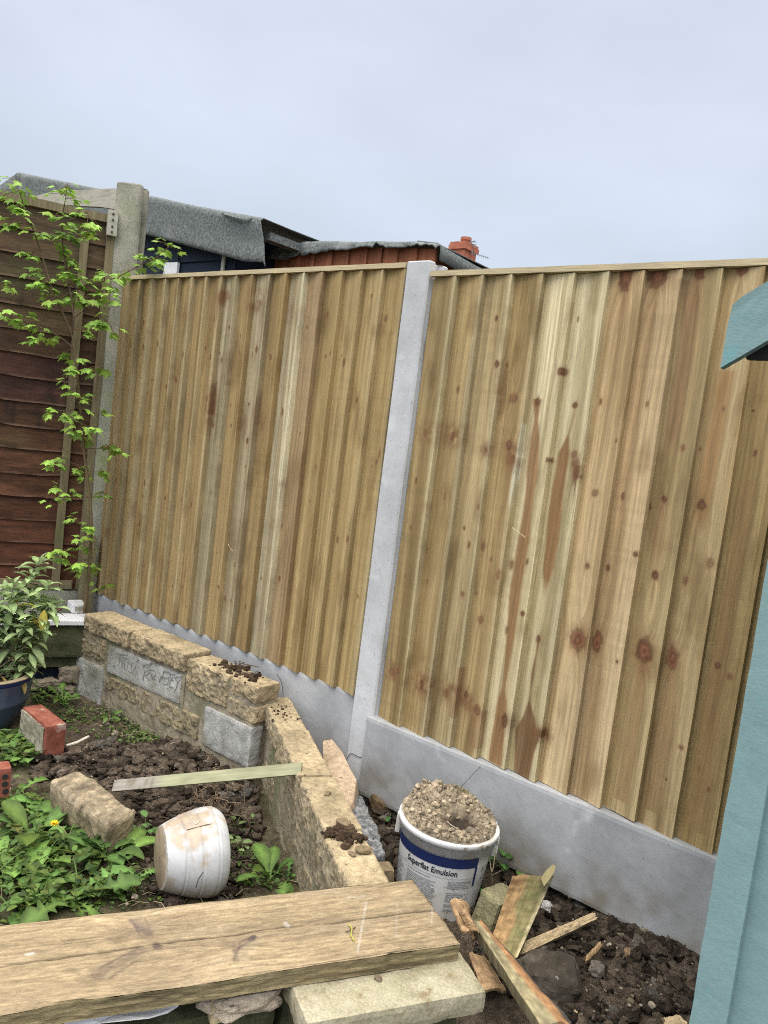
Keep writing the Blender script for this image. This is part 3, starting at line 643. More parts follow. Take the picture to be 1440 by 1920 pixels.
V, F, N_ = block((.03, .035, .05), res=.012, r=.008, amp=.004, freq=30, seed=78)
tag(mk('brown_stone', MB().add(V@fx.T+gz(715, 1622, -.24)+A([0, 0, -.05]), F, (.2, .15, .09)), M['stone']), 'small brown stone at the lower end of the dark speckled stone', 'stone', 'loose stones by the wall')
V, F = rock((.05, .035, .035), 91, res=.3, amp=.3, M=rot('Y', .5), c=gz(716, 1512, -.37))
tag(mk('brown_stone', MB().add(V, F, (.13, .09, .05)), M['stone']), 'angular brown stone on the soil at the foot of the new post', 'stone', 'loose stones by the wall')

# ------------------------------------------------------------------ plank, slab and the wall they lie on
def ee(a, c, z=0): return E1*a+E2*c+A([0, 0, z])
def along(p): return float(p@E1), float(p@E2)
zt, zb_ = -.06, -.099
aR, cB = along(gz(768, 1647, zt)); aR2, cF = along(gz(869, 1767, zt)); _, cF2 = along(gz(0, 1893, zt))
aR = (aR+aR2)/2
aL = aR-1.9
plank = thing('timber_plank', tuple(ee((aL+aR)/2, (cB+cF)/2, zb_)), 'long weathered thick timber plank with a split lying across the wall', 'timber plank')
b = MB(); na, nc = 560, 104
aa = aL+(aR-aL)*np.linspace(0, 1, na); cc = cB+(cF-cB)*np.linspace(0, 1, nc)
Ag, Cg = np.meshgrid(aa, cc, indexing='ij'); cn = (Cg-cB)/(cF-cB)
g = Cg+.012*vn(Ag*2.1, 3.)+.005*vn(Ag*6, 9.)
def pk(px, py): return along(gz(px, py, zt))
kn = [(*pk(294, 1774), .008), (*pk(262, 1738), .02), (*pk(440, 1775), .02)]
for ka, kc, kr in kn:
    dc, da = Cg-kc, Ag-ka
    g = g+kr*1.0*np.sign(dc)*np.exp(-np.abs(dc)/(2*kr))*np.exp(-(da/(3*kr))**2)
C = A((.275, .208, .126))*(1+.16*fbm(g*45, Ag*1.3, 5., 3))[..., None]
C = C*(1+.20*vn(g*190, Ag*14)+.16*vn(g*330, Ag*22)+.12*fbm(Ag*60, g*210, 6., 2))[..., None]
wx = sst(.0, .8, fbm(Ag*5, Cg*14, 15., 4))[..., None]
C = C*(1-.45*wx)+.45*wx*A((.19, .14, .092))
lt = sst(.1, .9, fbm(Ag*7, Cg*22, 31., 4))[..., None]; C = C*(1-.4*lt)+.4*lt*A((.37, .295, .20))
def smear(p, q, w, col, k):
    global C
    a0, c0 = pk(*p); a1, c1 = pk(*q); L = math.hypot(a1-a0, c1-c0); t = ((Ag-a0)*(a1-a0)+(Cg-c0)*(c1-c0))/L/L
    d = np.abs((Ag-a0)*(c1-c0)-(Cg-c0)*(a1-a0))/L; tt = np.clip(t, 0, 1); d = np.hypot(d, np.abs(t-tt)*L)
    m_ = (k*np.exp(-(d/w/(1+.5*vn(Ag*90, Cg*90)))**4))[..., None]; C = C*(1-m_)+m_*A(col)
smear((182, 1828), (268, 1782), .010, (.10, .07, .06), .75); smear((185, 1830), (205, 1816), .010, (.06, .04, .045), .85); smear((165, 1835), (190, 1822), .02, (.2, .15, .09), .6)
smear((188, 1816), (262, 1777), .0035, (.06, .042, .04), .85); smear((206, 1834), (272, 1792), .003, (.11, .08, .06), .7); smear((246, 1724), (262, 1752), .003, (.09, .065, .055), .7); smear((272, 1722), (284, 1752), .003, (.12, .09, .07), .6); smear((438, 1802), (450, 1768), .0028, (.09, .065, .055), .7); smear((452, 1765), (476, 1754), .003, (.08, .055, .05), .7)
smear((200, 1820), (265, 1784), .018, (.22, .17, .11), .5)
smear((250, 1728), (275, 1752), .010, (.13, .095, .08), .75); smear((258, 1722), (285, 1740), .013, (.24, .19, .13), .5)
smear((294, 1772), (294, 1776), .008, (.07, .05, .045), .85)
smear((440, 1785), (476, 1757), .005, (.09, .065, .06), .8); smear((444, 1800), (440, 1772), .006, (.16, .12, .09), .6); smear((470, 1762), (478, 1756), .006, (.06, .045, .045), .8); smear((455, 1790), (470, 1770), .012, (.24, .19, .13), .5)
smear((687, 1692), (670, 1786), .0014, (.5, .48, .44), .7); smear((811, 1691), (809, 1730), .0018, (.46, .43, .38), .45); smear((745, 1695), (742, 1760), .0016, (.42, .38, .32), .3)
smear((50, 1790), (62, 1787), .003, (.5, .49, .47), .7); smear((535, 1730), (540, 1736), .004, (.48, .46, .42), .5); smear((655, 1685), (690, 1681), .008, (.40, .35, .28), .3)
# the split
crk = [pk(*p) for p in [(-900, 1960), (-20, 1814), (90, 1800), (200, 1784), (290, 1770), (400, 1757), (530, 1738), (620, 1731), (690, 1720), (830, 1703)]]
ca = A([q[0] for q in crk]); ccr = A([q[1] for q in crk])
cl_ = np.interp(Ag, ca, ccr)+.0012*vn(Ag*60, 1.)
wd = .0025*(1+.45*vn(Ag*25, 4.))*np.where((Ag > pk(560, 1735)[0]) & (Ag < pk(618, 1730)[0]), .35, 1)
cd = np.abs(Cg-cl_); ck = np.exp(-(cd/wd)**2)
C = C*(1-.78*ck[..., None])+.78*ck[..., None]*A((.025, .02, .015))
edge = np.minimum(np.minimum(cn, 1-cn)*(cF-cB), (aR-Ag))
Zt = zt+.0012*fbm(Ag*12, Cg*30, 3., 3)-.004*ck-.004*np.exp(-edge/.004)+.0008*vn(g*300, Ag*4)
Cw = Cg+np.where(cn > .99, .003*vn(Ag*9, 2.)-.004*sst(.5, .9, vn(Ag*23, 5.)), 0)
top = np.stack([ee(0, 0)[0]+Ag*E1[0]+Cw*E2[0], Ag*E1[1]+Cw*E2[1], Zt], -1)
b.add(top.reshape(-1, 3), grid_faces(na, nc), np.clip(C, .015, .85).reshape(-1, 3), np.stack([g, Ag, g*0+.3], -1).reshape(-1, 3))
def skirt(line, d, steps, col, k, uv):
    n = len(line); V = []; Cc = []; Wv = []
    for i in range(steps+1):
        z = i/steps
        q = line.copy(); q[:, 2] = line[:, 2]*(1-z)+zb_*z; q = q+A(d)*(.0016*vn(np.arange(n)*.13, z*6, k)+.001)[:, None]
        V.append(q); nz = uv[0]+z*.06
        Cc.append(A(col)*(1+.35*vn(z*9, uv[1]*1.5, k)+.3*fbm(uv[1]*6, z*4, k, 3))[:, None]); Wv.append(np.stack([np.full(n, z*.06+.5)+line[:, 2]*0, uv[1], np.full(n, k)], -1))
    b.add(np.concatenate(V), grid_faces(steps+1, n), np.clip(np.concatenate(Cc), .01, .8), np.concatenate(Wv))
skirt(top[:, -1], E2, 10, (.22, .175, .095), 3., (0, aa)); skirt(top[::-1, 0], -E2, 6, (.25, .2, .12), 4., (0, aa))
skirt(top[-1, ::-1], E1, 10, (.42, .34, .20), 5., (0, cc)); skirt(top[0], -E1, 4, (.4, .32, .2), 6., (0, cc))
q = [ee(aL, cB, zb_), ee(aR, cB, zb_), ee(aR, cF, zb_), ee(aL, cF, zb_)]; b.add(q, [(0, 1, 2, 3)], (.2, .16, .1), [(0, 0, 0)]*4)
mk('wood', b, M['rawwood'], plank)
# slab under its right end
sF = along(gz(575, 1920, -.101)); sR = along(gz(915, 1858, -.101))
s_a0, s_a1, s_c1 = along(gz(572, 1912, -.101))[0], sR[0], (sF[1]+sR[1])/2
V, F, N_ = block(((s_a1-s_a0)/2, .16, .025), res=.012, r=.006, amp=.0018, freq=40, seed=41, amp2=.002)
fz = np.stack([E1, E2, [0, 0, 1]], 1); fz[:, 2] = [0, 0, 1]
tag(mk('stone_slab', MB().add(V@fz.T+ee((s_a0+s_a1)/2, s_c1-.16, -.126), F), M['slab']), 'pale speckled stone slab under the right end of the timber plank', 'stone slab')
V, F = rock((.009, .006, .004), 5, res=.5, c=gz(709, 1836, -.1)+A([0, 0, .003]))
tag(mk('stone_chip', MB().add(V, F, (.16, .12, .08)), M['stone']), 'small brown stone chip lying on the pale slab', 'stone chip')
V, F, N_ = block(((s_a1-s_a0)/2-.02, .10, .16), res=.02, r=.012, amp=.004, freq=20, seed=43, amp2=.008)
tag(mk('mossy_block', MB().add(V@fz.T+ee((s_a0+s_a1)/2, s_c1-.16, -.312), F), M['moss']), 'mossy dark block underneath the pale stone slab', 'block')
fw = along(gz(541, 1879, -.2))[1]
V, F, N_ = block((.9, .09, .22), res=.025, r=.012, amp=.004, freq=18, seed=44, amp2=.006)
tag(mk('front_wall', MB().add(V@fz.T+ee(s_a0-.9, fw-.09, -.42), F), M['moss']), 'dark mossy block wall running beneath the timber plank', 'wall')
# rubble and a torn white sheet between plank and wall
V, F = rock((.075, .03, .028), 61, res=.18, amp=.3, M=np.stack([E1, E2, A([0, 0, 1.])], 1), c=gz(462, 1870, -.148))
tag(mk('rubble_lump', MB().add(V, F, (.46, .38, .29)), M['stone']), 'pale crumbly rubble lump beneath the plank left of the slab', 'rubble')
V, F, N_ = block((.012, .02, .03), res=.01, r=.004, amp=.002, seed=3)
tag(mk('rubble_lump', MB().add(V@fz.T+gz(404, 1880, -.150), F, (.45, .36, .22)), M['stone']), 'small upright yellowish stone between white sheet and rubble lump', 'rubble')
pts = [(110, 1913), (160, 1906), (215, 1903), (240, 1902), (275, 1893), (300, 1884), (325, 1878), (338, 1877), (334, 1886), (315, 1898), (280, 1908), (230, 1913), (190, 1917), (150, 1930)]
P = [gz(x, y, -.125+.006*math.sin(i*1.3)) for i, (x, y) in enumerate(pts)]
V, F = prism(P, (0, 0, -.002))
tag(mk('white_sheet', MB().add(V, F), M['paper']), 'torn white plastic sheet sticking out beneath the plank', 'plastic sheet')

# ------------------------------------------------------------------ old waney-lap fence on the left
def Lp(d, off, z): return F0+TL*d+NL*off+A([0, 0, z])
fl = np.stack([TL, NL, [0, 0, 1]], 1)
old = thing('old_fence_panel', tuple(Lp(.6, 0, -.01)), 'old dark red brown overlapping board fence panel on the left', 'fence panel')
b = MB(); rowz = np.linspace(1.865, -.0, 17); nd = 150
for k in range(16):
    zt_, zb2 = rowz[k]+.025, rowz[k+1]
    dd = np.linspace(.0, 1.75, nd); uu = np.linspace(0, 1, 12)
    low = zb2+.006*vn(dd*3.1, k*7.7)+.004*vn(dd*9, k*3.)
    Dg, U = np.meshgrid(dd, uu); Zg = zt_+(low[None, :]-zt_)*U; Og = .003+.013*U+.002*vn(Dg*3, U*2, k)
    hgt = k/15
    base = (A((.072, .045, .024))*(1-hgt)+A((.085, .030, .015))*hgt)*.85
    if k in (6, 7): base = A((.060, .026, .018))
    if k in (4,): base = A((.075, .05, .025))
    n1 = fbm(Dg*5+k*5, Zg*42, k*3., 4)
    Cc = base*(1+.42*n1)[..., None]*rl.uniform(.85, 1.2)
    gn = np.clip(.7*fbm(Dg*3, Zg*4, 50., 3)-.25+.3*(1-hgt), 0, .6)[..., None]; Cc = Cc*(1-gn)+gn*A((.075, .07, .03))
    st_ = sst(.25, .6, vn(Dg*16, k*2.3))*sst(.25, .55, vn(Dg*5.1, k*1.1+8))*(.5+.5*vn(Zg*18, Dg*60)); st_ = np.clip(st_, 0, .8)[..., None]; Cc = Cc*(1-st_)+st_*A((.018, .010, .008))
    pe = (.55*sst(.94, 1.0, U)*(.5+.5*vn(Dg*14, k*9.)))[..., None]; Cc = Cc*(1-pe)+pe*A((.27, .17, .12))
    Pg = F0+Dg[..., None]*TL+Og[..., None]*NL+np.stack([0*Zg, 0*Zg, Zg], -1)
    Pb = F0+dd[:, None]*TL+.001*NL+np.stack([0*dd, 0*dd, low], -1)
    Pg = np.concatenate([Pg, Pb[None]], 0); Cc = np.concatenate([Cc, Cc[-1:]*.8], 0)
    b.add(Pg.reshape(-1, 3), grid_faces(13, nd), np.clip(Cc, .004, .5).reshape(-1, 3))
mk('waney_boards', b, M['waney'], old)
def lbox(name, d0, d1, o0, o1, z0, z1, mat, parent=None, seed=1, res=.03, amp=.001, r=.003, col=None, shear=None):
    V, F, N_ = block((abs(d1-d0)/2, abs(o1-o0)/2, (z1-z0)/2), res=res, r=r, amp=amp, freq=20, seed=seed)
    P = V@fl.T+Lp((d0+d1)/2, (o0+o1)/2, (z0+z1)/2)
    return mk(name, MB().add(P, F, col), mat, parent)
def ld(px, py, off): q = gl(px, py, off)-F0; return float(q@TL), float(q[2])
lbox('top_rail', -.0, 1.75, -.02, .028, 1.862, 1.903, M['batten'], old, 2)
lbox('backing', .0, 1.75, -.012, -.004, .0, 1.86, M['batten'], old, 3, res=.2)
d_a = ld(190, 654, .04)[0]
lbox('edge_batten', d_a-.016, d_a+.022, .016, .038, .005, 1.86, M['batten'], old, 4)
for px, py in ((126, 836),):
    d_b = ld(px, py, .04)[0]; lbox('batten', d_b-.02, d_b+.02, .017, .04, .005, 1.80, M['batten'], old, 5)
lbox('batten', 1.0, 1.04, .017, .04, .005, 1.86, M['batten'], old, 6)
lbox('bottom_rail', .03, 1.75, .017, .038, .005, .05, M['batten'], old, 7)
dc, zc = ld(211, 418, .06)
cl_o = lbox('cleat', dc-.024, dc+.024, .03, .065, zc-.062, zc+.062, M['greywood'], old, 8)
for dz in (-.045, -.018, .014, .042):
    V, F = tube([Lp(dc, .064, zc+dz), Lp(dc, .069, zc+dz)], .006, 8); mk('bolt', MB().add(V, F), M['wire'], cl_o)
tag(lbox('gravel_board', -.02, 1.75, -.02, .03, -.36, -.004, M['oldcon'], None, 9), 'old stained concrete gravel board under the dark red brown panel', 'gravel board')
# timber stub in front of the corner post
ds_, zs = ld(176, 1000, .12)
V, F, N_ = block((.034, .022, .30), res=.02, r=.003, amp=.0015, freq=12, seed=12)
V[:, 2] += np.where(V[:, 2] > .2, V[:, 0]*.9, 0)
Pst = Lp(ld(166, 1060, .12)[0], .10, 0); Pst[2] = zs-.30
tag(mk('timber_stub', MB().add(V@fl.T+Pst, F, (.2, .15, .08)), M['batten']), 'short olive brown timber stub standing at the foot of the old concrete post', 'timber post')
# mossy return wall, its white board and the block on it
mo_off = .40
d0, z0 = ld(166, 1166, mo_off)
d1 = d0+.75
mw = thing('mossy_wall', tuple(Lp(.3, .3, -.45)), 'low mossy concrete wall under the white board in the far corner', 'wall')
lbox('concrete_beam', d0-.005, d1, mo_off-.16, mo_off, -.245, -.085, M['moss'], mw, 13, res=.015, amp=.004, r=.008)
lbox('lower_course', d0-.005, d1, mo_off-.15, mo_off-.025, -.30, -.245, M['moss'], mw, 14, res=.02, amp=.003)
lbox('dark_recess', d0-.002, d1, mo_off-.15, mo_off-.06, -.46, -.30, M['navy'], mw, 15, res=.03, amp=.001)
for i, (px, py, h) in enumerate([(128, 1265, (.045, .03, .04)), (100, 1283, (.05, .03, .03)), (125, 1290, (.05, .035, .022)), (75, 1283, (.045, .03, .022))]):
    V, F = rock(h, 20+i, res=.3, amp=.3, M=fl, c=gl(px, py, mo_off-.02))
    tag(mk('broken_stone', MB().add(V, F, (.23, .19, .14)), M['stone']), ['pointed broken stone against the dark recess under the mossy wall', 'flat broken stone low under the dark recess of the mossy wall', 'lowest broken stone at the left foot of the garden wall', 'broken stone beside the blue pot under the mossy wall'][i], 'broken stone', 'broken stones under the mossy wall')
db, zb3 = ld(172, 1158, mo_off+.02)
V, F, N_ = block((.30, .075, .010), res=.02, r=.002, amp=.0006, seed=16)
tag(mk('white_board', MB().add(V@fl.T+Lp(db+.30, mo_off-.055, -.072), F), M['whitepaint']), 'white painted board lying along the top of the mossy wall', 'board')
q = gz(143, 1143, -.055)
wb = thing('white_block', tuple(q+A([0, 0, -.005])), 'small white hollow block sitting on the white board', 'block')
fb = np.stack([TL, NL, [0, 0, 1]], 1)@rot('Z', .15)
V, F, N_ = block((.033, .048, .022), res=.008, r=.003, amp=.0008, seed=17)
mk('body', MB().add(V@fb.T+q+A([0, 0, .017]), F), M['whitepaint'], wb)
V, F, N_ = block((.020, .001, .012), res=.01, r=.0008, amp=0, seed=18)
mk('hollow', MB().add(V@fb.T+q+fb@A([0, .0485, 0])+A([0, 0, .015]), F), M['mortarface'], wb)
V, F = rock((.016, .012, .006), 71, res=.4, c=gz(111, 1142, -.058))
tag(mk('pebble', MB().add(V, F, (.10, .055, .035)), M['stone']), 'dark reddish pebble on the white board', 'pebble')

# ------------------------------------------------------------------ sheds behind the fence
Y1 = 1.2
sh = thing('blue_shed', (-1.9, 2.2, -.6), 'navy blue shed with grey felt roof behind the left fence panel', 'shed')
ridge = gy(33, 325, Y1); eave = gy(492, 412, Y1); slope = (ridge-eave)
b = MB()
zt0 = eave[2]-.05
for k in range(26):
    z0_, z1_ = 3.0-(k+1)*.12-.012, 3.0-k*.12
    for xa, xb in ((-5.6, eave[0]-.30),):
        V = [(xa, Y1+.06, z0_+.004), (xb, Y1+.06, z0_+.004), (xb, Y1+.075, z1_), (xa, Y1+.075, z1_), (xa, Y1+.07, z0_), (xb, Y1+.07, z0_), (xb, Y1+.085, z1_), (xa, Y1+.085, z1_)]
        b.add(V, [(0, 1, 2, 3), (4, 7, 6, 5), (0, 4, 5, 1), (3, 2, 6, 7), (0, 3, 7, 4), (1, 5, 6, 2)])
def clip_gable(mb, f):
    V = mb.V()
    for v in V:
        lim = f(v[0])
        if v[2] > lim: v[2] = lim
    r = MB(); r.add(V, mb.f); return r
def roofz(x): return (ridge[2]+(x-ridge[0])*slope[2]/slope[0])-.03 if x > ridge[0] else ridge[2]-.03+(x-ridge[0])*.25
b = clip_gable(b, roofz)
mk('cladding', b, M['navy'], sh)
V, F = prism([(eave[0]-.32, Y1+.075, 1.0), (eave[0]-.32, 3.2, 1.0), (eave[0]-.32, 3.2, eave[2]-.03), (eave[0]-.32, Y1+.075, eave[2]-.03)], (.02, 0, 0))
mk('side_wall', MB().add(V, F), M['navy'], sh)
# roof felt with its hanging front flap
t_ = np.linspace(0, 1, 60); top_ = ridge+(eave-ridge)*t_[:, None]; top_[:, 2] += .012*vn(t_*5, 1.)-.02*np.sin(t_*math.pi)*0
lowpx = [(33, 371), (262, 437), (493, 500)]; lowp = A([gy(x, y, Y1-.01) for x, y in lowpx])
low_ = np.stack([top_[:, 0], np.full(60, Y1-.012), np.interp(top_[:, 0], lowp[:, 0], lowp[:, 2])+.004*vn(t_*9, 5.)], -1)
low_[-1] = gy(495, 501, Y1-.03); low_[-2, 0] = low_[-1, 0]-.02
b = MB(); R_ = [top_+A([0, 2.0, 0]), top_+A([0, .25, .0]), top_+A([0, .012, .004]), top_+A([0, -.012, -.012])]
for f_ in np.linspace(.15, 1, 10):
    q = top_*(1-f_)+low_*f_; q[:, 1] = Y1-.014-.010*np.sin(f_*3)*vn(t_*4, f_*2, 3.); R_.append(q)
G = np.stack(R_, 0)
b.add(G.reshape(-1, 3), grid_faces(len(R_), 60))
lt_ = A([-5.6, Y1, roofz(-5.6)+.03]); q = [ridge+A([0, 2, 0]), ridge, lt_, lt_+A([0, 2, 0])]; b.add(q, [(0, 1, 2, 3)])
q2 = [ridge+A([0, -.013, -.01]), lt_+A([0, -.013, -.01]), lt_+A([0, -.013, -.25]), A([ridge[0], Y1-.013, low_[0][2]])]; b.add(q2, [(0, 1, 2, 3)])
roof1 = mk('felt_roof', b, M['felt'], sh, smooth=True)
sm = roof1.modifiers.new('thick', 'SOLIDIFY'); sm.thickness = .006
V, F = prism([eave+A([-.1, .1, -.05]), eave+A([-.02, .1, -.05]), eave+A([-.02, 2., -.05]), eave+A([-.1, 2., -.05])], (0, 0, -.05))
mk('eave_board', MB().add(V, F), M['felt'], sh)
# a lifted lip of felt along the top
P = [gy(416, 397, Y1-.02), gy(430, 401, Y1-.03), gy(460, 406, Y1-.04), gy(474, 407, Y1-.02), gy(462, 411, Y1-.05), gy(440, 407, Y1-.055), gy(420, 402, Y1-.04)]
V, F = prism(P, (0, .004, .003)); mk('felt_lip', MB().add(V, F), M['felt'], sh)
a0_, a1_ = gy(307, 492, Y1+.03), gy(329, 520, Y1+.03)
V, F = prism([(a0_[0], Y1+.035, a0_[2]), (a1_[0], Y1+.035, a0_[2]-.003), (a1_[0], Y1+.035, 1.0), (a0_[0], Y1+.035, 1.0)], (0, .02, 0))
mk('window_lath', MB().add(V, F), M['whitepaint'], sh)
for px, w_ in ((332, .006), (415, .028)):
    c_ = gy(px, 480, Y1+.04)[0]
    V, F = prism([(c_, Y1+.045, 2.15), (c_+w_, Y1+.045, 2.15), (c_+w_, Y1+.045, 1.0), (c_, Y1+.045, 1.0)], (0, .012, 0)); mk('cover_strip', MB().add(V, F), M['greywood'] if w_ > .01 else M['black'], sh)
# grey weathered fascia leaning against it
P = [gy(x, y, .55) for x, y in [(40, 374), (110, 356), (150, 356), (214, 353), (214, 392), (190, 388), (150, 386), (100, 382)]]
V, F = prism(P, (0, .03, 0))
tag(mk('fascia_board', MB().add(V, F), M['greywood']), 'grey weathered board end above the dark red brown panel beside the old post', 'board')

Y2 = 1.62
rs = thing('brown_shed', (.1, 2.6, -.6), 'red brown boarded shed with curled black felt edge behind the fence', 'shed')
b = MB(); xa = gy(500, 500, Y2)[0]; xb = gy(815, 470, Y2)[0]; edges = [gy(x, 480, Y2)[0] for x in (470, 510, 536, 566, 592, 625, 656, 690, 718, 748, 784, 818)]
edges = [edges[0]-.25, edges[0]-.12]+edges
for k in range(len(edges)-1):
    e0, e1 = edges[k], edges[k+1]; c_ = A((.27, .098, .05))*rl.uniform(.75, 1.2)
    V = [(e0-.01, Y2+.004, 1.0), (e1, Y2-.014, 1.0), (e1, Y2-.014, 2.26), (e0-.01, Y2+.004, 2.26), (e0-.01, Y2+.02, 1.0), (e1, Y2+.006, 1.0), (e1, Y2+.006, 2.26), (e0-.01, Y2+.02, 2.26)]
    b.add(V, [(0, 1, 2, 3), (4, 7, 6, 5), (0, 4, 5, 1), (3, 2, 6, 7), (0, 3, 7, 4), (1, 5, 6, 2)], c_)
tp = [gy(x, y, Y2-.03) for x, y in [(500, 470), (540, 458), (575, 453), (640, 453), (700, 455), (745, 456), (790, 455), (815, 457), (822, 461)]]
tpx = A([p[0] for p in tp]); tpz = A([p[2] for p in tp])
Vb = b.V()
for v in Vb: v[2] = min(v[2], np.interp(v[0], tpx, tpz)-.025)
b2 = MB(); b2.add(Vb, b.f, np.concatenate(b.c)); mk('boards', b2, M['redshed'], rs)
V, F = prism([(xb, Y2+.02, 1.0), (xb, 4.4, 1.0), (xb, 4.4, 2.08), (xb, Y2+.02, 2.08)], (-.02, 0, 0)); mk('side_wall', MB().add(V, F, (.16, .06, .03)), M['redshed'], rs)
n_ = 150; xs_ = np.linspace(tpx[0], tpx[-1], n_); zs_ = np.interp(xs_, tpx, tpz)+.006*vn(xs_*7, 3.)
lpx = [(500, 488), (540, 486), (560, 478), (580, 478), (600, 472), (630, 470), (650, 468), (690, 463), (700, 466), (706, 456), (725, 466), (745, 465), (760, 463), (790, 462), (815, 461), (822, 490)]
lp = A([gy(x, y, Y2-.05) for x, y in lpx]); zl = np.interp(xs_, lp[:, 0], lp[:, 2])+.006*vn(xs_*28, 9.)+.004*vn(xs_*70, 2.)
rows_ = [np.stack([xs_, np.full(n_, 4.4), zs_-.02], -1), np.stack([xs_, np.full(n_, Y2+.1), zs_+.004], -1), np.stack([xs_, np.full(n_, Y2-.02), zs_], -1)]
for f_ in (.2, .45, .7, 1): rows_.append(np.stack([xs_, Y2-.034-.018*f_*(1+vn(xs_*16, f_)), zs_*(1-f_)+np.minimum(zl, zs_-.004)*f_], -1))
b = MB(); b.add(np.stack(rows_, 0).reshape(-1, 3), grid_faces(len(rows_), n_))
r2 = mk('felt_roof', b, M['felt'], rs, smooth=True); r2.modifiers.new('thick', 'SOLIDIFY').thickness = .008
P = [gy(818, 458, Y2-.03), gy(835, 461, Y2+.1)]
c0 = gy(820, 458, Y2-.02); cE = A([c0[0]+.01, 4.0, c0[2]-.12])
ee_ = [c0+(cE-c0)*t+A([.012*vn(t*6, 3.), 0, .01*vn(t*5, 8.)]) for t in np.linspace(0, 1, 24)]
b = MB(); b.add(np.concatenate([A(ee_)+A([-.15, 0, .02]), A(ee_), A(ee_)+A([.028, 0, -.02]), A(ee_)+A([.032, 0, -.10])]), grid_faces(4, 24))
r3 = mk('felt_eave', b, M['felt'], rs, smooth=True); r3.modifiers.new('thick', 'SOLIDIFY').thickness = .008

# far house whose chimney clears the sheds
YH = 26.0
def ch(px, py): return gy(px, py, YH)
p = ch(868, 480); sc1 = np.linalg.norm(p-CAM)/F_PX
house = thing('house', (p[0], YH+3, -.7), 'distant house whose red brick chimney stack shows above the brown shed', 'house')
V, F = prism([(p[0]-9, YH-3, -.7), (p[0]+9, YH-3, -.7), (p[0]+9, YH-3, 4.2), (p[0]-9, YH-3, 4.2)], (0, 9, 0)); mk('wall', MB().add(V, F), M['chimney'], house)
V, F = prism([(p[0]-9.3, YH-3.4, 4.1), (p[0]-9.3, YH+1.0, 6.3), (p[0]-9.3, YH+5.4, 4.1)], (18.6, 0, 0)); rf = mk('roof', MB().add(V, F), M['tile'], house)
def box_(c, h): V, F, N_ = block(h, res=.2, r=.02, amp=.01, seed=2); return V+A(c), F
zt_ = ch(868, 462)[2]; zb_2 = 5.4; w_ = 15*sc1
cb = MB()
V, F = box_((p[0], YH, (zt_+zb_2)/2-.2), (w_, .45, (zt_-zb_2)/2+.2)); cb.add(V, F)
zl_ = ch(868, 468)[2]
V, F = box_((p[0], YH, zl_), (w_*1.22, .53, .10)); cb.add(V, F)
V, F = box_((p[0], YH, zt_), (w_*1.12, .5, .08)); cb.add(V, F)
chm = mk('chimney_stack', cb, M['chimney'], house)
zc_ = ch(872, 446)[2]
V, F = tube([(p[0]+.05, YH, zt_), (p[0]+.05, YH, zt_+.1), (p[0]+.05, YH, zc_-.15), (p[0]+.05, YH, zc_-.12), (p[0]+.05, YH, zc_)], [.26, .2, .19, .23, .23], 12)
mk('chimney_pot', MB().add(V, F), M['chimney'], chm)
ae = MB(); mast = ch(885, 478); topm = ch(884, 452)
V, F = tube([mast, topm], .03, 5); ae.add(V, F)
for y_ in (453, 458, 463):
    V, F = tube([ch(881, y_-1), ch(893, y_+1)], .02, 4); ae.add(V, F)
V, F = tube([ch(880, 455), ch(890, 452)], .03, 4); ae.add(V, F)
tag(mk('roof_aerial', ae, M['metal']), 'small upright television aerial strapped to the brick chimney', 'aerial', 'television aerials on the chimney')
ae = MB(); V, F = tube([ch(884, 474), ch(917, 484)], .016, 4); ae.add(V, F)
for i in range(7):
    x_ = 890+i*4; y_ = 476+i*1.25; V, F = tube([ch(x_, y_-2.5), ch(x_+.6, y_+2.5)], .010, 4); ae.add(V, F)
tag(mk('roof_aerial', ae, M['metal']), 'long thin horizontal television aerial pointing right from the chimney', 'aerial', 'television aerials on the chimney')

# ------------------------------------------------------------------ teal shed on the right
YS = -.80
ts = thing('teal_shed', (4.2, -.45, -.55), 'pale teal painted shed corner at the right edge of the garden', 'shed')
xl = gy(1345, 1600, YS-.02)[0]; xr_ = gy(1419, 1600, YS-.02)[0]
def tbox(name, x0, x1, y0, y1, z0, z1, seed, mat='teal', res=.02, amp=.0012, r=.004, parent=None):
    V, F, N_ = block(((x1-x0)/2, (y1-y0)/2, (z1-z0)/2), res=res, r=r, amp=amp, freq=14, seed=seed)
    return mk(name, MB().add(V+A([(x0+x1)/2, (y0+y1)/2, (z0+z1)/2]), F), M[mat], parent or ts)
tbox('corner_trim', xl, xr_, YS-.022, YS, -.55, 1.20, 1)
for k in range(12):
    x0_ = xr_-.004+k*.13
    tbox('cladding_board', x0_, x0_+.128, YS+.002+.003*(k % 2), YS+.016, -.55, 1.24, 3+k, res=.04)
tbox('side_wall', xl+.004, xl+.02, YS+.001, YS+.9, -.55, 1.24, 30, res=.06)
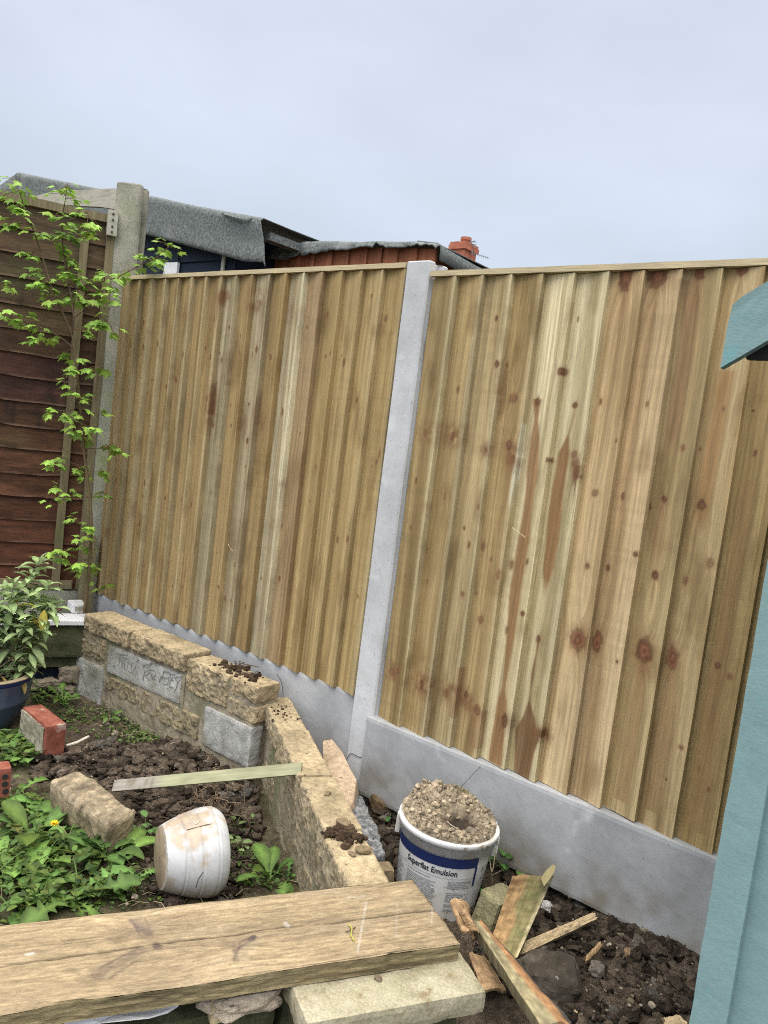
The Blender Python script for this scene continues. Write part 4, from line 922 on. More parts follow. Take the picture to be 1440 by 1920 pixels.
# barge board and roof
s0, s1, s2, s3 = gy(1350, 690, YS-.04), gy(1373, 568, YS-.04), gy(1440, 525, YS-.04), gy(1440, 641, YS-.04)
du = A([1, 0, .70]); du /= np.linalg.norm(du)
L_ = 1.15; nn_ = 70
bb = MB(); tt = np.linspace(0, L_, nn_); hh = np.linspace(0, 1, 8)
V = []
for i, t in enumerate(tt):
    for h in hh:
        q = s0*(1-h)+s1*h+du*t; q = q+A([.0016*vn(h*3, 1.) if i == 0 else 0, -.0012*vn(t*30, h*6), (.0015*vn(t*20, 2.) if h == 1 else 0)-(.004*max(0, 1-t/.015) if h == 1 else 0)]); V.append(q)
V = A(V); bb.add(np.concatenate([V, V+A([0, .022, 0])]), grid_faces(nn_, 8)+[tuple(q[::-1]) for q in grid_faces(nn_, 8, nn_*8)])
o_ = nn_*8
bb.f += [(i*8, o_+i*8, o_+(i+1)*8, (i+1)*8) for i in range(nn_-1)]+[(i*8+7, (i+1)*8+7, o_+(i+1)*8+7, o_+i*8+7) for i in range(nn_-1)]+[(j, j+1, o_+j+1, o_+j) for j in range(7)]
mk('barge_board', bb, M['teal'], ts)
V, F = prism([s0+du*.02+A([0, .03, .06]), s0+du*L_+A([0, .03, .06]), s0+du*L_+A([0, .95, .06]), s0+du*.02+A([0, .95, .06])], (0, 0, .012)); mk('roof', MB().add(V, F), M['felt'], ts)
V, F = prism([A([xl+.01, YS+.005, 1.2]), A([4.9, YS+.005, 1.2]), A([4.9, YS+.005, 1.2+.7*(4.9-xl)-.02]), A([xl+.05, YS+.005, 1.2+.02])], (0, .012, 0)); mk('gable', MB().add(V, F), M['teal'], ts)
tbox('soffit_shade', s0[0]+.03, xl+.03, YS-.012, YS+.01, s0[2]+.02, s0[2]+.05, 40, mat='black')  # near-black strip standing in for the shade under the barge board

# ------------------------------------------------------------------ paint bucket with hardened concrete
Bb = gz(814, 1686, -.415); Bt = gz(843, 1535, -.150); Bt = Bb+(Bt-Bb)*1.0
ax = Bt-Bb; BH = np.linalg.norm(ax); ax /= BH
RT = .5*184/F_PX*np.linalg.norm(Bt-CAM)*.91; RB = RT*.83
tocam = CAM-Bt; fx0 = tocam-ax*(tocam@ax); fx0 /= np.linalg.norm(fx0); sx0 = np.cross(ax, fx0)*1.0   # fx0: to the viewer, sx0: to the viewer's right
def cone(a, h, d=0.):
    """a: arc length round the bucket from its front, h: height in metres"""
    r = RB+(RT-RB)*h/BH+d; t = a/(RB+(RT-RB)*h/BH)
    if np.ndim(a): return Bb+ax*np.asarray(h)[..., None]+(fx0*np.cos(t)[..., None]+sx0*np.sin(t)[..., None])*r[..., None]
    return Bb+ax*h+(fx0*math.cos(t)+sx0*math.sin(t))*r
def lathe(prof, P0, axis, ref, n=64):
    axis = axis/np.linalg.norm(axis); u = ref-axis*(ref@axis); u /= np.linalg.norm(u); v = np.cross(axis, u); V = []
    for s_, r_ in prof:
        for k in range(n):
            t = 2*math.pi*k/n; V.append(P0+axis*s_+r_*(u*math.cos(t)+v*math.sin(t)))
    m_ = len(prof)
    return A(V), [(i*n+k, i*n+(k+1) % n, (i+1)*n+(k+1) % n, (i+1)*n+k) for i in range(m_-1) for k in range(n)]
bk = thing('paint_bucket', tuple(Bb), 'white paint bucket with navy stripe and printed label beside the fence', 'bucket')
pr = [(0, .01), (0, RB-.004), (.004, RB)]+[(h, RB+(RT-RB)*h/BH) for h in np.linspace(.01, BH-.045, 8)]+[(BH-.043, RT+.001), (BH-.018, RT+.002), (BH-.016, RT+.0085), (BH-.003, RT+.0095), (BH, RT+.007), (BH, RT-.003), (BH-.03, RT-.005)]
V, F = lathe(pr, Bb, ax, fx0); mk('bucket_body', MB().add(V, F), M['white'], bk, smooth=True)
def patch(mb, a0, a1, h0, h1, d=.0014, da=.012):
    na_ = max(2, int((a1-a0)/da)+1); aa_ = np.linspace(a0, a1, na_)
    V = np.concatenate([cone(aa_, np.full(na_, h0), np.full(na_, d)), cone(aa_, np.full(na_, h1), np.full(na_, d))]); mb.add(V, grid_faces(2, na_))
hb = BH*.70; hb2 = BH*.815
b = MB(); patch(b, -.215, .118, hb, hb2); patch(b, .111, .119, BH*.46, hb); patch(b, -.218, -.210, BH*.40, hb)
lab = mk('navy_stripe', b, M['ink'], bk)
def text_on(mb, txt, size, a0, h0, bold=0.0, cx=1.0):
    cu = bpy.data.curves.new('t', 'FONT'); cu.body = txt; cu.size = size; cu.offset = bold; cu.resolution_u = 2
    to = bpy.data.objects.new('t', cu); COL.objects.link(to); bpy.context.view_layer.update()
    me = to.to_mesh(); v = A([q.co[:] for q in me.vertices]); f = [tuple(p_.vertices) for p_ in me.polygons]; to.to_mesh_clear()
    bpy.data.objects.remove(to); bpy.data.curves.remove(cu)
    n_ = len(v); W_ = cone(a0+v[:, 0]*cx, h0+v[:, 1], np.full(n_, .0016)); mb.add(W_, f); return v[:, 0].max()*cx
b = MB(); text_on(b, 'Superflat Emulsion', .0255, -.110, BH*.605, .0006, .86); mk('printed_title', b, M['text'], bk)
b = MB(); rt = random.Random(4)
for h in np.linspace(BH*.53, BH*.16, 19):
    for c0_, c1_ in ((-.195, -.125), (-.105, -.005), (.030, .105)):
        if rt.random() < .12: continue
        x_ = c0_; e_ = c1_-(.03*rt.random() if rt.random() < .3 else 0)
        while x_ < e_-.004:
            w_ = rt.uniform(.006, .02); patch(b, x_, min(e_, x_+w_), h, h+.0028, da=.01); x_ += w_+.002
tag(mk('printed_small_text', b, M['smalltext'], bk), kind='stuff')
b = MB(); patch(b, -.20, .112, BH*.565, BH*.565+.0012); mk('printed_rule', b, M['smalltext'], bk)
for sgn, nm in ((1, 'handle_lug'), (-1, 'handle_lug')):
    q = Bb+ax*BH*.84+(fx0*math.cos(1.5*sgn)+sx0*math.sin(1.5*sgn))*(RT+.004)
    fr_ = np.stack([fx0, sx0, ax], 1); V, F, N_ = block((.012, .008, .03), res=.01, r=.003, amp=0); mk(nm, MB().add(V@fr_.T+q, F), M['white'], bk)
# wire bail hanging down the right side
q0 = Bb+ax*BH*.86+(fx0*math.cos(1.35)+sx0*math.sin(1.35))*(RT+.008)
V, F = tube(smoothline([q0, q0+A([.004, -.01, -.07]), gz(918, 1610, -.25), gz(924, 1660, -.36)]), .0014, 5); mk('wire_handle', MB().add(V, F), M['straw'], bk)
# the hardened concrete in it
nr, na_ = 34, 110; V = []; Cc = []
for i in range(nr):
    f_ = i/(nr-1)
    for k in range(na_):
        t = 2*math.pi*k/na_; ex = 1+.055*vn(math.cos(t)*2.2, math.sin(t)*2.2, 4.)+.05*max(0, math.cos(t-R8(205)))
        r_ = RT*f_*ex*1.0
        x_, y_ = r_*math.sin(t), r_*math.cos(t)               # x_: viewer's right, y_: to the viewer
        h = .004+.034*sst(-.02, .13, -y_)*(1-.75*sst(.0, .15, x_))+.015*sst(.02, -.13, x_)*sst(.10, -.02, y_)+.006*vn(x_*14, y_*14)
        pit = math.exp(-(((x_-.042)/.056)**2+((y_-.018)/.050)**2)**1.1); h -= .020*pit
        h += (.010*abs(float(fbm(x_*60, y_*60, 3., 3)))+.004*float(vn(x_*170, y_*170)))*(1-.6*pit)
        if f_ > .95: h -= (.010 if y_ < 0 else .012)*(f_-.95)/.05
        p_ = Bt+ax*h+sx0*x_+fx0*y_; V.append(p_)
        c_ = A((.29, .235, .165))*(1+.45*float(fbm(x_*60, y_*60, 9., 3)))
        dk = min(1, 1.5*pit+.25*sst(.06, .13, y_)*(1 if x_ < .08 else .4)); c_ = c_*(1-.95*dk)+.95*dk*A((.036, .025, .018)); Cc.append(np.clip(c_, .02, .8))
V = A(V); b = MB(); F = [(i*na_+k, i*na_+(k+1) % na_, (i+1)*na_+(k+1) % na_, (i+1)*na_+k) for i in range(nr-1) for k in range(na_)]
b.add(V, F, A(Cc))
rim_ = V[-na_:]; b.add(np.concatenate([rim_, Bt+(rim_-Bt)*.93-ax*.03]), [(k, (k+1) % na_, na_+(k+1) % na_, na_+k) for k in range(na_)], (.3, .25, .17))
rr = random.Random(9)
for i in range(420):
    t = rr.uniform(0, 6.283); f_ = math.sqrt(rr.random())*.97; k = int(t/6.283*na_) % na_; i_ = int(f_*(nr-1)); p_ = V[i_*na_+k]; s_ = rr.uniform(.003, .0085)
    y_ = float((p_-Bt)@fx0); x_ = float((p_-Bt)@sx0)
    if ((x_-.042)/.072)**2+((y_-.02)/.066)**2 < 1 and rr.random() < .93: continue
    Vr, Fr = rock((s_, s_*.8, s_*.7), i, res=.67, amp=.3, M=rot('X', rr.uniform(0, 3))@rot('Z', rr.uniform(0, 6)), c=p_+ax*s_*.3); b.add(Vr, Fr, A((.33, .265, .185))*rr.uniform(.5, 1.4))
tag(mk('hardened_concrete', b, M['aggregate']), 'crumbly sandy lump of hardened concrete filling the paint bucket', 'concrete lump')
V, F = rock((.02, .017, .012), 33, res=.4, c=Bt+sx0*.072+fx0*.022-ax*.012); tag(mk('clay_lump', MB().add(V, F, (.2, .16, .12)), M['stone']), 'grey brown clay lump in the hollow of the bucket concrete', 'clay lump')
V, F = tube(smoothline([Bt+sx0*-.005+fx0*.025+ax*.002, Bt+sx0*.01+fx0*.04, Bt+sx0*.03+fx0*.05, Bt+sx0*.035+fx0*.07+ax*.006]), .0012, 5); tag(mk('twig', MB().add(V, F, (.5, .45, .35)), M['stem']), 'pale twig in the hollow of the bucket concrete', 'twig', 'loose twigs and straws')
V, F = tube([gz(858, 1482, -.09)+A([0, 0, 0]), gy(901, 1437, -.02)], .001, 5); tag(mk('wire', MB().add(V, F), M['wire']), 'thin straight wire poking up behind the bucket concrete', 'wire')

# ------------------------------------------------------------------ white barrel planter on its side
pa, pb = gz(299, 1608, -.322), gz(412, 1593, -.300)
pa = pa+(CAM-pa)/np.linalg.norm(CAM-pa)*.016; pb = pb-(CAM-pb)/np.linalg.norm(CAM-pb)*.026
d = pb-pa; L = np.linalg.norm(d); d /= L
rA = .5*98/F_PX*np.linalg.norm(pa-CAM); rB = .5*146/F_PX*np.linalg.norm(pb-CAM)
prof = [(0, .002), (0, rA*.93), (.004, rA)]
for s_ in np.linspace(.02, 1, 64):
    r_ = rA+(rB-rA)*(1-(1-s_)**2.1)-.15*rB*max(0, (s_-.70)/.30)**2.6
    for g_ in (.30, .56, .82):
        r_ -= .0017*math.exp(-((s_-g_)/.012)**2)-.0012*math.exp(-((s_-g_-.03)/.012)**2)
    prof.append((s_*L, r_))
prof += [(L*1.012, rB*.83), (L*1.015, rB*.81), (L*.98, rB*.79), (L*.3, rA*.9), (L*.12, rA*.85), (L*.12, .003)]
wp = thing('barrel_planter', tuple((pa+pb)/2+A([0, 0, -rB])), 'dirty white ribbed barrel planter lying on its side in the dug soil', 'planter')
V, F = lathe(prof, pa, d, A([0, 0, 1.]), 72)
s_ = (V-pa)@d/L; rad = (V-pa)-((V-pa)@d)[:, None]*d; rad /= np.maximum(np.linalg.norm(rad, axis=1, keepdims=True), 1e-6)
upn = rad[:, 2]; sd_ = rad@rgt
n3 = fbm(V[:, 0]*42, V[:, 1]*42, V[:, 2]*42, 5)
mud = sst(.1, .7, .50-np.abs(s_-.40)*1.3+1.0*(upn-.60)+.5*n3)*.8
mud = np.maximum(mud, sst(.1, .8, .52-s_*2.4+.6*n3+.1*upn)*.7)
mud = np.maximum(mud, (s_ < .02)*.9)
mud = np.maximum(mud, .45*sst(.2, .8, .3*n3-upn))
Cw_ = A((.52, .525, .535))*(1-mud[:, None])+mud[:, None]*A((.30, .215, .13))*(1+.4*n3)[:, None]
for g_ in (.30, .56, .82): Cw_ = Cw_*(1-.16*np.exp(-((s_-g_)/.012)**2)[:, None])  # shading of the rib grooves darkened into the colour
mk('pot_body', MB().add(V, F, np.clip(Cw_, .02, .9)), M['whitepot'], wp, smooth=True)
def on_pot(px, py):
    dd = ray(px, py); best = (9e9, None)
    ii = np.where(((V-CAM)@fwd > 0))[0]; q = V[ii]-CAM; q = q/(q@fwd)[:, None]; e_ = np.abs(q-dd).sum(1)+np.where(((V[ii]-CAM)*rad[ii]).sum(1) > 0, 9, 0); j = ii[np.argmin(e_)]
    return V[j]+rad[j]*.0008
for nm, L_ in (('crack_line', [(350, 1556), (362, 1551), (376, 1548), (395, 1545), (428, 1544)]), ('hair_crack', [(368, 1662), (371, 1650), (376, 1640), (381, 1634)])):
    Vt, Ft = tube(smoothline([on_pot(*p_) for p_ in L_], 3), .0011, 4); mk(nm, MB().add(Vt, Ft), M['wire'], wp)
Vt, Ft = tube(smoothline([on_pot(356, 1530), on_pot(362, 1540), on_pot(370, 1547), on_pot(374, 1541)], 3), .0016, 4); tag(mk('root', MB().add(Vt, Ft, (.5, .45, .35)), M['stem']), 'pale dry root stuck to the muddy side of the barrel planter', 'root', 'loose twigs and straws')

# ------------------------------------------------------------------ loose bricks, block and lath in the bed
def oriented_block(c, dx, half, seed, r=.004, amp=.001, res=.012, tilt=(0, 0), amp2=0):
    V, F, N_ = block(half, res=res, r=r, amp=amp, freq=35, seed=seed, amp2=amp2)
    fr_ = frame(dx)@rot('X', tilt[0])@rot('Y', tilt[1]); return V@fr_.T+np.array(c), F, fr_
zg = -.405
qa, qb, qc, qd = gz(47, 1327, -.28), gz(75, 1318, -.28), gz(122, 1355, -.28), gz(90, 1364, -.28)
dx = (qc-qb); c = (qa+qb+qc+qd)/4; hx = np.linalg.norm(qc-qb)/2; hy = np.linalg.norm(qa-qb)/2
br = thing('red_brick', tuple(c+A([0, 0, -.13])), 'red brick with a pale mortar side standing beside the blue pot', 'brick', 'loose bricks')
V, F, fr_ = oriented_block(c+A([0, 0, -.062]), dx, (hx, hy, .062), 3)
mk('brick_body', MB().add(V, F), M['brick'], br)
V, F, N_ = block((hx*.93, .006, .056), res=.009, r=.003, amp=.004, freq=40, seed=5, amp2=.006)
side = -1 if float((fr_@A([0, 1, 0]))@(CAM-c)) < 0 else 1
mk('mortar_smear', MB().add(V@fr_.T+c+A([0, 0, -.064])+fr_@A([-.01, side*(hy+.002), 0]), F), M['mortarface'], br)
# perforated brick at the left edge
pc = gz(2, 1462, -.33); b = MB(); fr2 = frame(gz(-60, 1470, -.33)-pc, (0, 0, 1)); 
pb_ = thing('perforated_brick', tuple(pc+A([0, 0, -.05])), 'orange red perforated brick lying at the left edge among weeds', 'brick', 'loose bricks')
V, F, N_ = block((.10, .033, .052), res=.012, r=.004, amp=.001, seed=8); off = fr2@A([.075, .0, 0])
mk('brick_body', MB().add(V@fr2.T+pc+off, F), M['brick'], pb_)
fside = np.sign((fr2@A([0, 1, 0]))@(CAM-pc))
for i, (u_, w_) in enumerate([(-.085+.004, .024), (-.082, -.002), (-.086, -.028), (-.055, .024), (-.053, -.002), (-.055, -.028)]):
    V, F = tube([fr2@A([u_, fside*.0325, w_])+pc+off, fr2@A([u_, fside*.0345, w_])+pc+off], .010, 10); mk('hole', MB().add(V, F), M['black'], pb_)
# rounded concrete block
q = [gz(97, 1464, -.29), gz(145, 1444, -.29), gz(252, 1505, -.29), gz(212, 1540, -.29)]; c = sum(q)/4; dx = (q[2]-q[1]+q[3]-q[0])/2; dx[2] = -.02
V, F, fr_ = oriented_block(c+A([0, 0, -.062]), dx, (np.linalg.norm(dx)/2, .058, .064), 21, r=.026, amp=.004, tilt=(.1, .02), amp2=.006)
cc_ = A((.25, .20, .135))*(1+.6*fbm(V[:, 0]*60, V[:, 1]*25, V[:, 2]*25, 4))[:, None]; lowm = sst(-.31, -.36, V[:, 2])[:, None]*.7; lowm = lowm*(.6+.4*fbm(V[:, 0]*20, V[:, 1]*20, 2., 3))[:, None]; cc_ = cc_*(1-lowm)+lowm*A((.15, .12, .055))
tag(mk('concrete_block', MB().add(V, F, np.clip(cc_, .02, .7)), M['aggregate']), 'rounded earthy concrete block lying among the dandelions', 'block')
# thin green lath from soil to wall top
l0, l1 = gz(213, 1474, -.325), gz(566, 1441, -.108)
d_ = l1-l0; Ll = np.linalg.norm(d_); V, F, N_ = block((Ll/2, .020, .0045), res=.012, r=.001, amp=.0006, seed=31)
fr_ = frame(d_, A([0.15, -.75, .65])); t_ = (V[:, 0]/Ll+.5)
cc_ = A((.27, .265, .165))*(1+.2*vn(t_*20, V[:, 1]*80))[:, None]; g0 = sst(.30, .16, t_+.05*vn(V[:, 1]*60, t_*20))[:, None]; cc_ = cc_*(1-g0)+g0*A((.27, .25, .215)); g1 = sst(.2, .6, vn(t_*60, V[:, 1]*50, 4.))[:, None]*g0; cc_ = cc_*(1-.6*g1)+.6*g1*A((.12, .09, .06))
tag(mk('wooden_lath', MB().add(V@fr_.T+(l0+l1)/2, F, cc_, np.stack([V[:, 1], V[:, 0], V[:, 2]], 1)), M['lath']), 'thin greenish wooden lath leaning from the soil onto the wall', 'lath')
V, F = tube([gz(124, 1398, -.38), gz(145, 1392, -.375), gz(166, 1381, -.37)], [.005, .006, .005], 7); tag(mk('white_stick', MB().add(V, F, (.55, .5, .42)), M['stem']), 'short pale stick lying beside the red brick', 'stick', 'loose twigs and straws')

# ------------------------------------------------------------------ timber scraps, stones on the right
def scrap(name, poly, top_z, thick, label, paintf, cat='timber scrap', grp='timber scraps on the soil', res=(60, 16), curve=.0):
    """a split length of timber: four picture corners with their heights (start left, start right, end right, end left)"""
    P = [gz(x, y, z) for (x, y), z in zip(poly, top_z)]
    n1, n2 = res; V = []; uv = []
    for i in range(n1+1):
        t = i/n1
        a = P[0]*(1-t)+P[3]*t; c = P[1]*(1-t)+P[2]*t
        for j in range(n2+1):
            s_ = j/n2; q = a*(1-s_)+c*s_
            up = np.cross(P[3]-P[0], P[1]-P[0]); up /= np.linalg.norm(up); up = up if up@(CAM-q) > 0 else -up
            jag = .012*vn(s_*6, 3.+t)*(1 if i in (0, n1) else 0)
            q = q+up*(curve*math.sin(s_*math.pi)+.002*fbm(t*12, s_*4, 2., 3))+(P[3]-P[0])/np.linalg.norm(P[3]-P[0])*jag; V.append(q); uv.append((t, s_))
    V = A(V); uv = A(uv); W_ = V-up*thick
    Lw, Ww = np.linalg.norm(P[3]-P[0]), np.linalg.norm(P[1]-P[0])
    c = paintf(uv[:, 0], uv[:, 1]); wv = np.stack([uv[:, 1]*Ww, uv[:, 0]*Lw, 0*uv[:, 0]], 1)
    F = grid_faces(n1+1, n2+1); o = len(V); F += [tuple(q[::-1]) for q in grid_faces(n1+1, n2+1, o)]
    m2 = n2+1
    F += [(i*m2, (i+1)*m2, o+(i+1)*m2, o+i*m2) for i in range(n1)]+[(i*m2+n2, o+i*m2+n2, o+(i+1)*m2+n2, (i+1)*m2+n2) for i in range(n1)]
    F += [(j, o+j, o+j+1, j+1) for j in range(n2)]+[(n1*m2+j, n1*m2+j+1, o+n1*m2+j+1, o+n1*m2+j) for j in range(n2)]
    b = MB(); b.add(np.concatenate([V, W_]), F, np.clip(np.concatenate([c, c*.75]), .01, .8), np.concatenate([wv, wv]))
    return tag(mk(name, b, M['bark']), label, cat, grp)
def p_up(t, s_):
    o = A((.43, .27, .13)); g_ = A((.25, .215, .10)); pal = A((.50, .42, .26))
    k = sst(.30, .46, s_+.08*vn(t*5, 1.)-.12*(1-t))[:, None]; c = o*(1-k)+g_*k
    e_ = sst(.86, .96, s_+.05*vn(t*14, 4.))[:, None]; c = c*(1-e_)+e_*pal
    kn_ = np.exp(-(((t-.90)/.045)**2+((s_-.16)/.17)**2))[:, None]; c = c*(1-.8*kn_)+.8*kn_*A((.20, .09, .045))
    gs = sst(.2, .7, fbm(t*7, s_*3, 8., 3))[:, None]*k*.5; c = c*(1-gs)+gs*A((.17, .18, .07))
    return c*(1+.25*vn(t*30, s_*9))[:, None]
scrap('timber_offcut', [(915, 1778), (968, 1800), (1038, 1640), (962, 1640)], (-.37, -.37, -.205, -.19), .012, 'broad split timber offcut standing upright beside the bucket', p_up)
hp = [gz(x, y, z) for (x, y), z in zip([(1014, 1646), (1024, 1632), (1036, 1621), (1042, 1623), (1039, 1636), (1028, 1652), (1020, 1662)], (-.195, -.19, -.182, -.183, -.19, -.198, -.203))]
V, F = prism(hp, (-.006, .010, -.010)); tag(mk('timber_splinter', MB().add(V, F, (.27, .23, .12), np.zeros((14, 3))), M['bark']), 'curled splinter on the tip of the upright timber offcut', 'splinter', 'timber scraps on the soil')
def p_bark(t, s_):
    k = sst(.40, .55, s_+.06*vn(t*16, 2.))[:, None]; c = A((.30, .255, .15))*(1-k)+A((.32, .175, .085))*k
    e_ = sst(.86, .93, s_+.04*vn(t*18, 7.))[:, None]; c = c*(1-e_)+e_*A((.06, .055, .05))
    return c*(1+.35*fbm(t*22, s_*5, 3., 3))[:, None]
scrap('bark_edged_timber', [(888, 1730), (905, 1728), (1075, 1920), (1015, 1925)], (-.27, -.265, -.22, -.225), .035, 'long bark edged timber strip sloping towards the viewer', p_bark, res=(90, 18), curve=.006)
def p_pale(t, s_):
    return A((.50, .38, .23))*(1+.2*fbm(t*14, s_*5, 5., 3))[:, None]*np.where(sst(.5, .8, vn(t*60, s_*6, 2.)) > .5, .6, 1)[:, None]
scrap('pale_timber_stick', [(975, 1768), (978, 1790), (1121, 1722), (1114, 1710)], (-.36, -.375, -.335, -.325), .018, 'short pale sawn timber stick lying on the dark soil', p_pale, curve=.001)
def p_org(t, s_): return A((.36, .235, .13))*(1+.3*fbm(t*9, s_*6, 9., 3))[:, None]
scrap('bark_piece', [(845, 1690), (880, 1700), (890, 1765), (868, 1748)], (-.27, -.29, -.30, -.27), .006, 'curled bark piece behind the end of the timber plank', p_org, curve=.015)
scrap('bark_piece', [(880, 1790), (915, 1800), (950, 1858), (905, 1858)], (-.34, -.34, -.36, -.36), .008, 'flat brown bark piece between the slab and the bark edged timber', p_org, curve=.008)
scrap('bark_piece', [(862, 1712), (872, 1700), (900, 1748), (880, 1745)], (-.24, -.23, -.26, -.27), .006, 'pointed orange bark splinter at the upper end of the bark edged timber', p_org, curve=.006)
scrap('timber_chip', [(1062, 1908), (1068, 1915), (1083, 1898), (1077, 1890)], (-.38, -.38, -.37, -.37), .008, 'small tan timber chip on the soil near the bark edged timber', p_pale, res=(20, 8), curve=.003)
scrap('timber_chip', [(1240, 1908), (1250, 1925), (1290, 1920), (1270, 1903)], (-.36, -.36, -.35, -.35), .012, 'tan timber chip at the foot of the teal shed', p_pale, res=(20, 8), curve=.006)
scrap('bark_piece', [(1095, 1795), (1100, 1803), (1130, 1773), (1125, 1765)], (-.355, -.355, -.35, -.35), .008, 'reddish bark strip lying on the soil heap', p_org, res=(30, 8), curve=.004)
V, F, fr_ = oriented_block(gz(930, 1705, -.345), gz(955, 1690, -.345)-gz(905, 1712, -.345), (.055, .04, .055), 51, r=.01, amp=.004, tilt=(.15, .1), amp2=.006)
cc_ = stone_col(V, 5, (.26, .24, .13)); tag(mk('mossy_stone', MB().add(V, F, cc_), M['stone']), 'squarish mossy stone between the bucket and the upright offcut', 'stone', 'stones on the soil heap')
V, F = rock((.085, .065, .052), 66, res=.13, amp=.18, M=rot('Z', .6), c=gz(1028, 1838, -.355))
tag(mk('dirty_rock', MB().add(V, F), M['dkrock']), 'large dirty dark rock half buried beside the bark edged timber', 'rock', 'stones on the soil heap')
for i, (px, py, r_, lb) in enumerate([(1183, 1795, .02, 'flat ochre stone on the soil heap'), (1118, 1820, .024, 'grey brown stone on the soil heap right of the dark rock'), (1022, 1700, .02, 'whitish flint beside the upright offcut'), (1275, 1795, .02, 'pinkish stone near the foot of the teal shed')]):
    V, F = rock((r_, r_*.8, r_*.6), 80+i, res=.3, amp=.28, M=rot('Z', i*1.7), c=gz(px, py, -.36)+A([0, 0, r_*.2]))
    tag(mk('stone', MB().add(V, F, [(.22, .14, .08), (.14, .12, .10), (.42, .40, .38), (.28, .2, .15)][i]), M['stone']), lb, 'stone', 'stones on the soil heap')

# ------------------------------------------------------------------ plants
def leaf(mb, base, d, up, L, st, droop=.8, fold=.25, col=(.12, .22, .05), rib=1.35, wave=0, rs=0):
    """a leaf strip: st = [(t, half width / L)], bending downwards along its length"""
    d = A(d, ) if False else np.array(d, float); d /= np.linalg.norm(d); up = np.array(up, float); y = np.cross(up, d); y /= max(1e-6, np.linalg.norm(y)); up = np.cross(d, y)
    p = np.array(base, float); V = []; C_ = []; tp_ = 0; n = len(st)
    for i, (t, w) in enumerate(st):
        a = droop*t; dd = d*math.cos(a)-up*math.sin(a); nn = up*math.cos(a)+d*math.sin(a)
        p = p+dd*(t-tp_)*L; tp_ = t
        wv = wave*math.sin(i*2.1+rs)*L
        wl, wr_ = (w if np.ndim(w) else (w, w))
        V += [p+y*wl*L+nn*(fold*wl*L+wv), p, p-y*wr_*L+nn*(fold*wr_*L-wv)]
        c = np.array(col)
        C_ += [c, np.clip(c*rib, 0, 1), c*.92]
    mb.add(V, [f for i in range(n-1) for f in ((i*3, i*3+1, i*3+4, i*3+3), (i*3+1, i*3+2, i*3+5, i*3+4))], C_)
DAND = [(0, .015), (.12, .02), (.19, (.085, .025)), (.23, (.022, .03)), (.27, (.025, .10)), (.31, (.03, .025)), (.36, (.13, .03)), (.41, (.035, .035)), (.45, (.04, .15)), (.50, (.05, .04)), (.55, (.18, .05)), (.60, (.06, .06)), (.64, (.07, .19)), (.70, (.19, .08)), (.78, (.12, .17)), (.86, (.15, .13)), (.94, (.08, .08)), (1, .01)]
SPOON = [(0, .015), (.15, .02), (.3, .05), (.45, .11), (.6, .16), (.75, .175), (.88, .12), (1, .02)]
SAGE = [(0, .012), (.15, .07), (.35, .16), (.55, .175), (.75, .13), (.9, .06), (1, .005)]
OVAL = [(0, .05), (.3, .28), (.6, .32), (.85, .18), (1, .02)]
def soilz(x, y): return float(hsoil(x, y))
def onsoil(px, py):
    q = gz(px, py, -.42)
    for _ in range(3): q = gz(px, py, soilz(q[0], q[1])+.006)
    return q
def dandelion(px, py, size, n, label, seed, kind='mix', flower=False, el=(.25, 1.0)):
    rr = random.Random(seed); p = onsoil(px, py)-A([0, 0, .006])
    t = thing('dandelion' if kind != 'dock' else 'weed_rosette', tuple(p), label, 'weed', 'leafy weeds in the bed')
    b = MB()
    for i in range(n):
        az = 6.283*i/n+rr.uniform(-.4, .4); e_ = rr.uniform(*el); L = size*rr.uniform(.7, 1.25)
        d = A([math.cos(az)*math.cos(e_), math.sin(az)*math.cos(e_), math.sin(e_)])
        st = DAND if (kind == 'lobed' or (kind == 'mix' and rr.random() < .55)) else SPOON
        c = A((.066, .132, .032))*rr.uniform(.5, 1.5)+A((.03, .028, 0))*rr.random()
        leaf(b, p+A([0, 0, .004]), d, A([0, 0, 1.])+A([rr.uniform(-.35, .35), rr.uniform(-.35, .35), 0]), L, [(a, tuple(x*rr.uniform(.8, 1.25) for x in w) if np.ndim(w) else w*1.05) for a, w in st],
             droop=rr.uniform(.5, 1.5), fold=rr.uniform(.1, .5), col=c, rib=2.0, wave=.016, rs=rr.random()*6)
    mk('leaves', b, M['leaf'], t, smooth=True)
    if flower:
        top = p+A(flower)
        V, F = tube(smoothline([p, p+A(flower)*.5+A([.01, 0, .02]), top]), .0025, 6); mk('flower_stalk', MB().add(V, F, (.24, .30, .10)), M['stem'], t)
        b = MB()
        for i in range(26):
            a = 6.283*i/26; e_ = .2+.7*(i % 3)/2
            leaf(b, top, (math.cos(a)*math.cos(e_), math.sin(a)*math.cos(e_), math.sin(e_)), (0, 0, 1), .013, [(0, .1), (.5, .16), (1, .1)], droop=.3)
        mk('flower_head', b, M['yellow'], t)
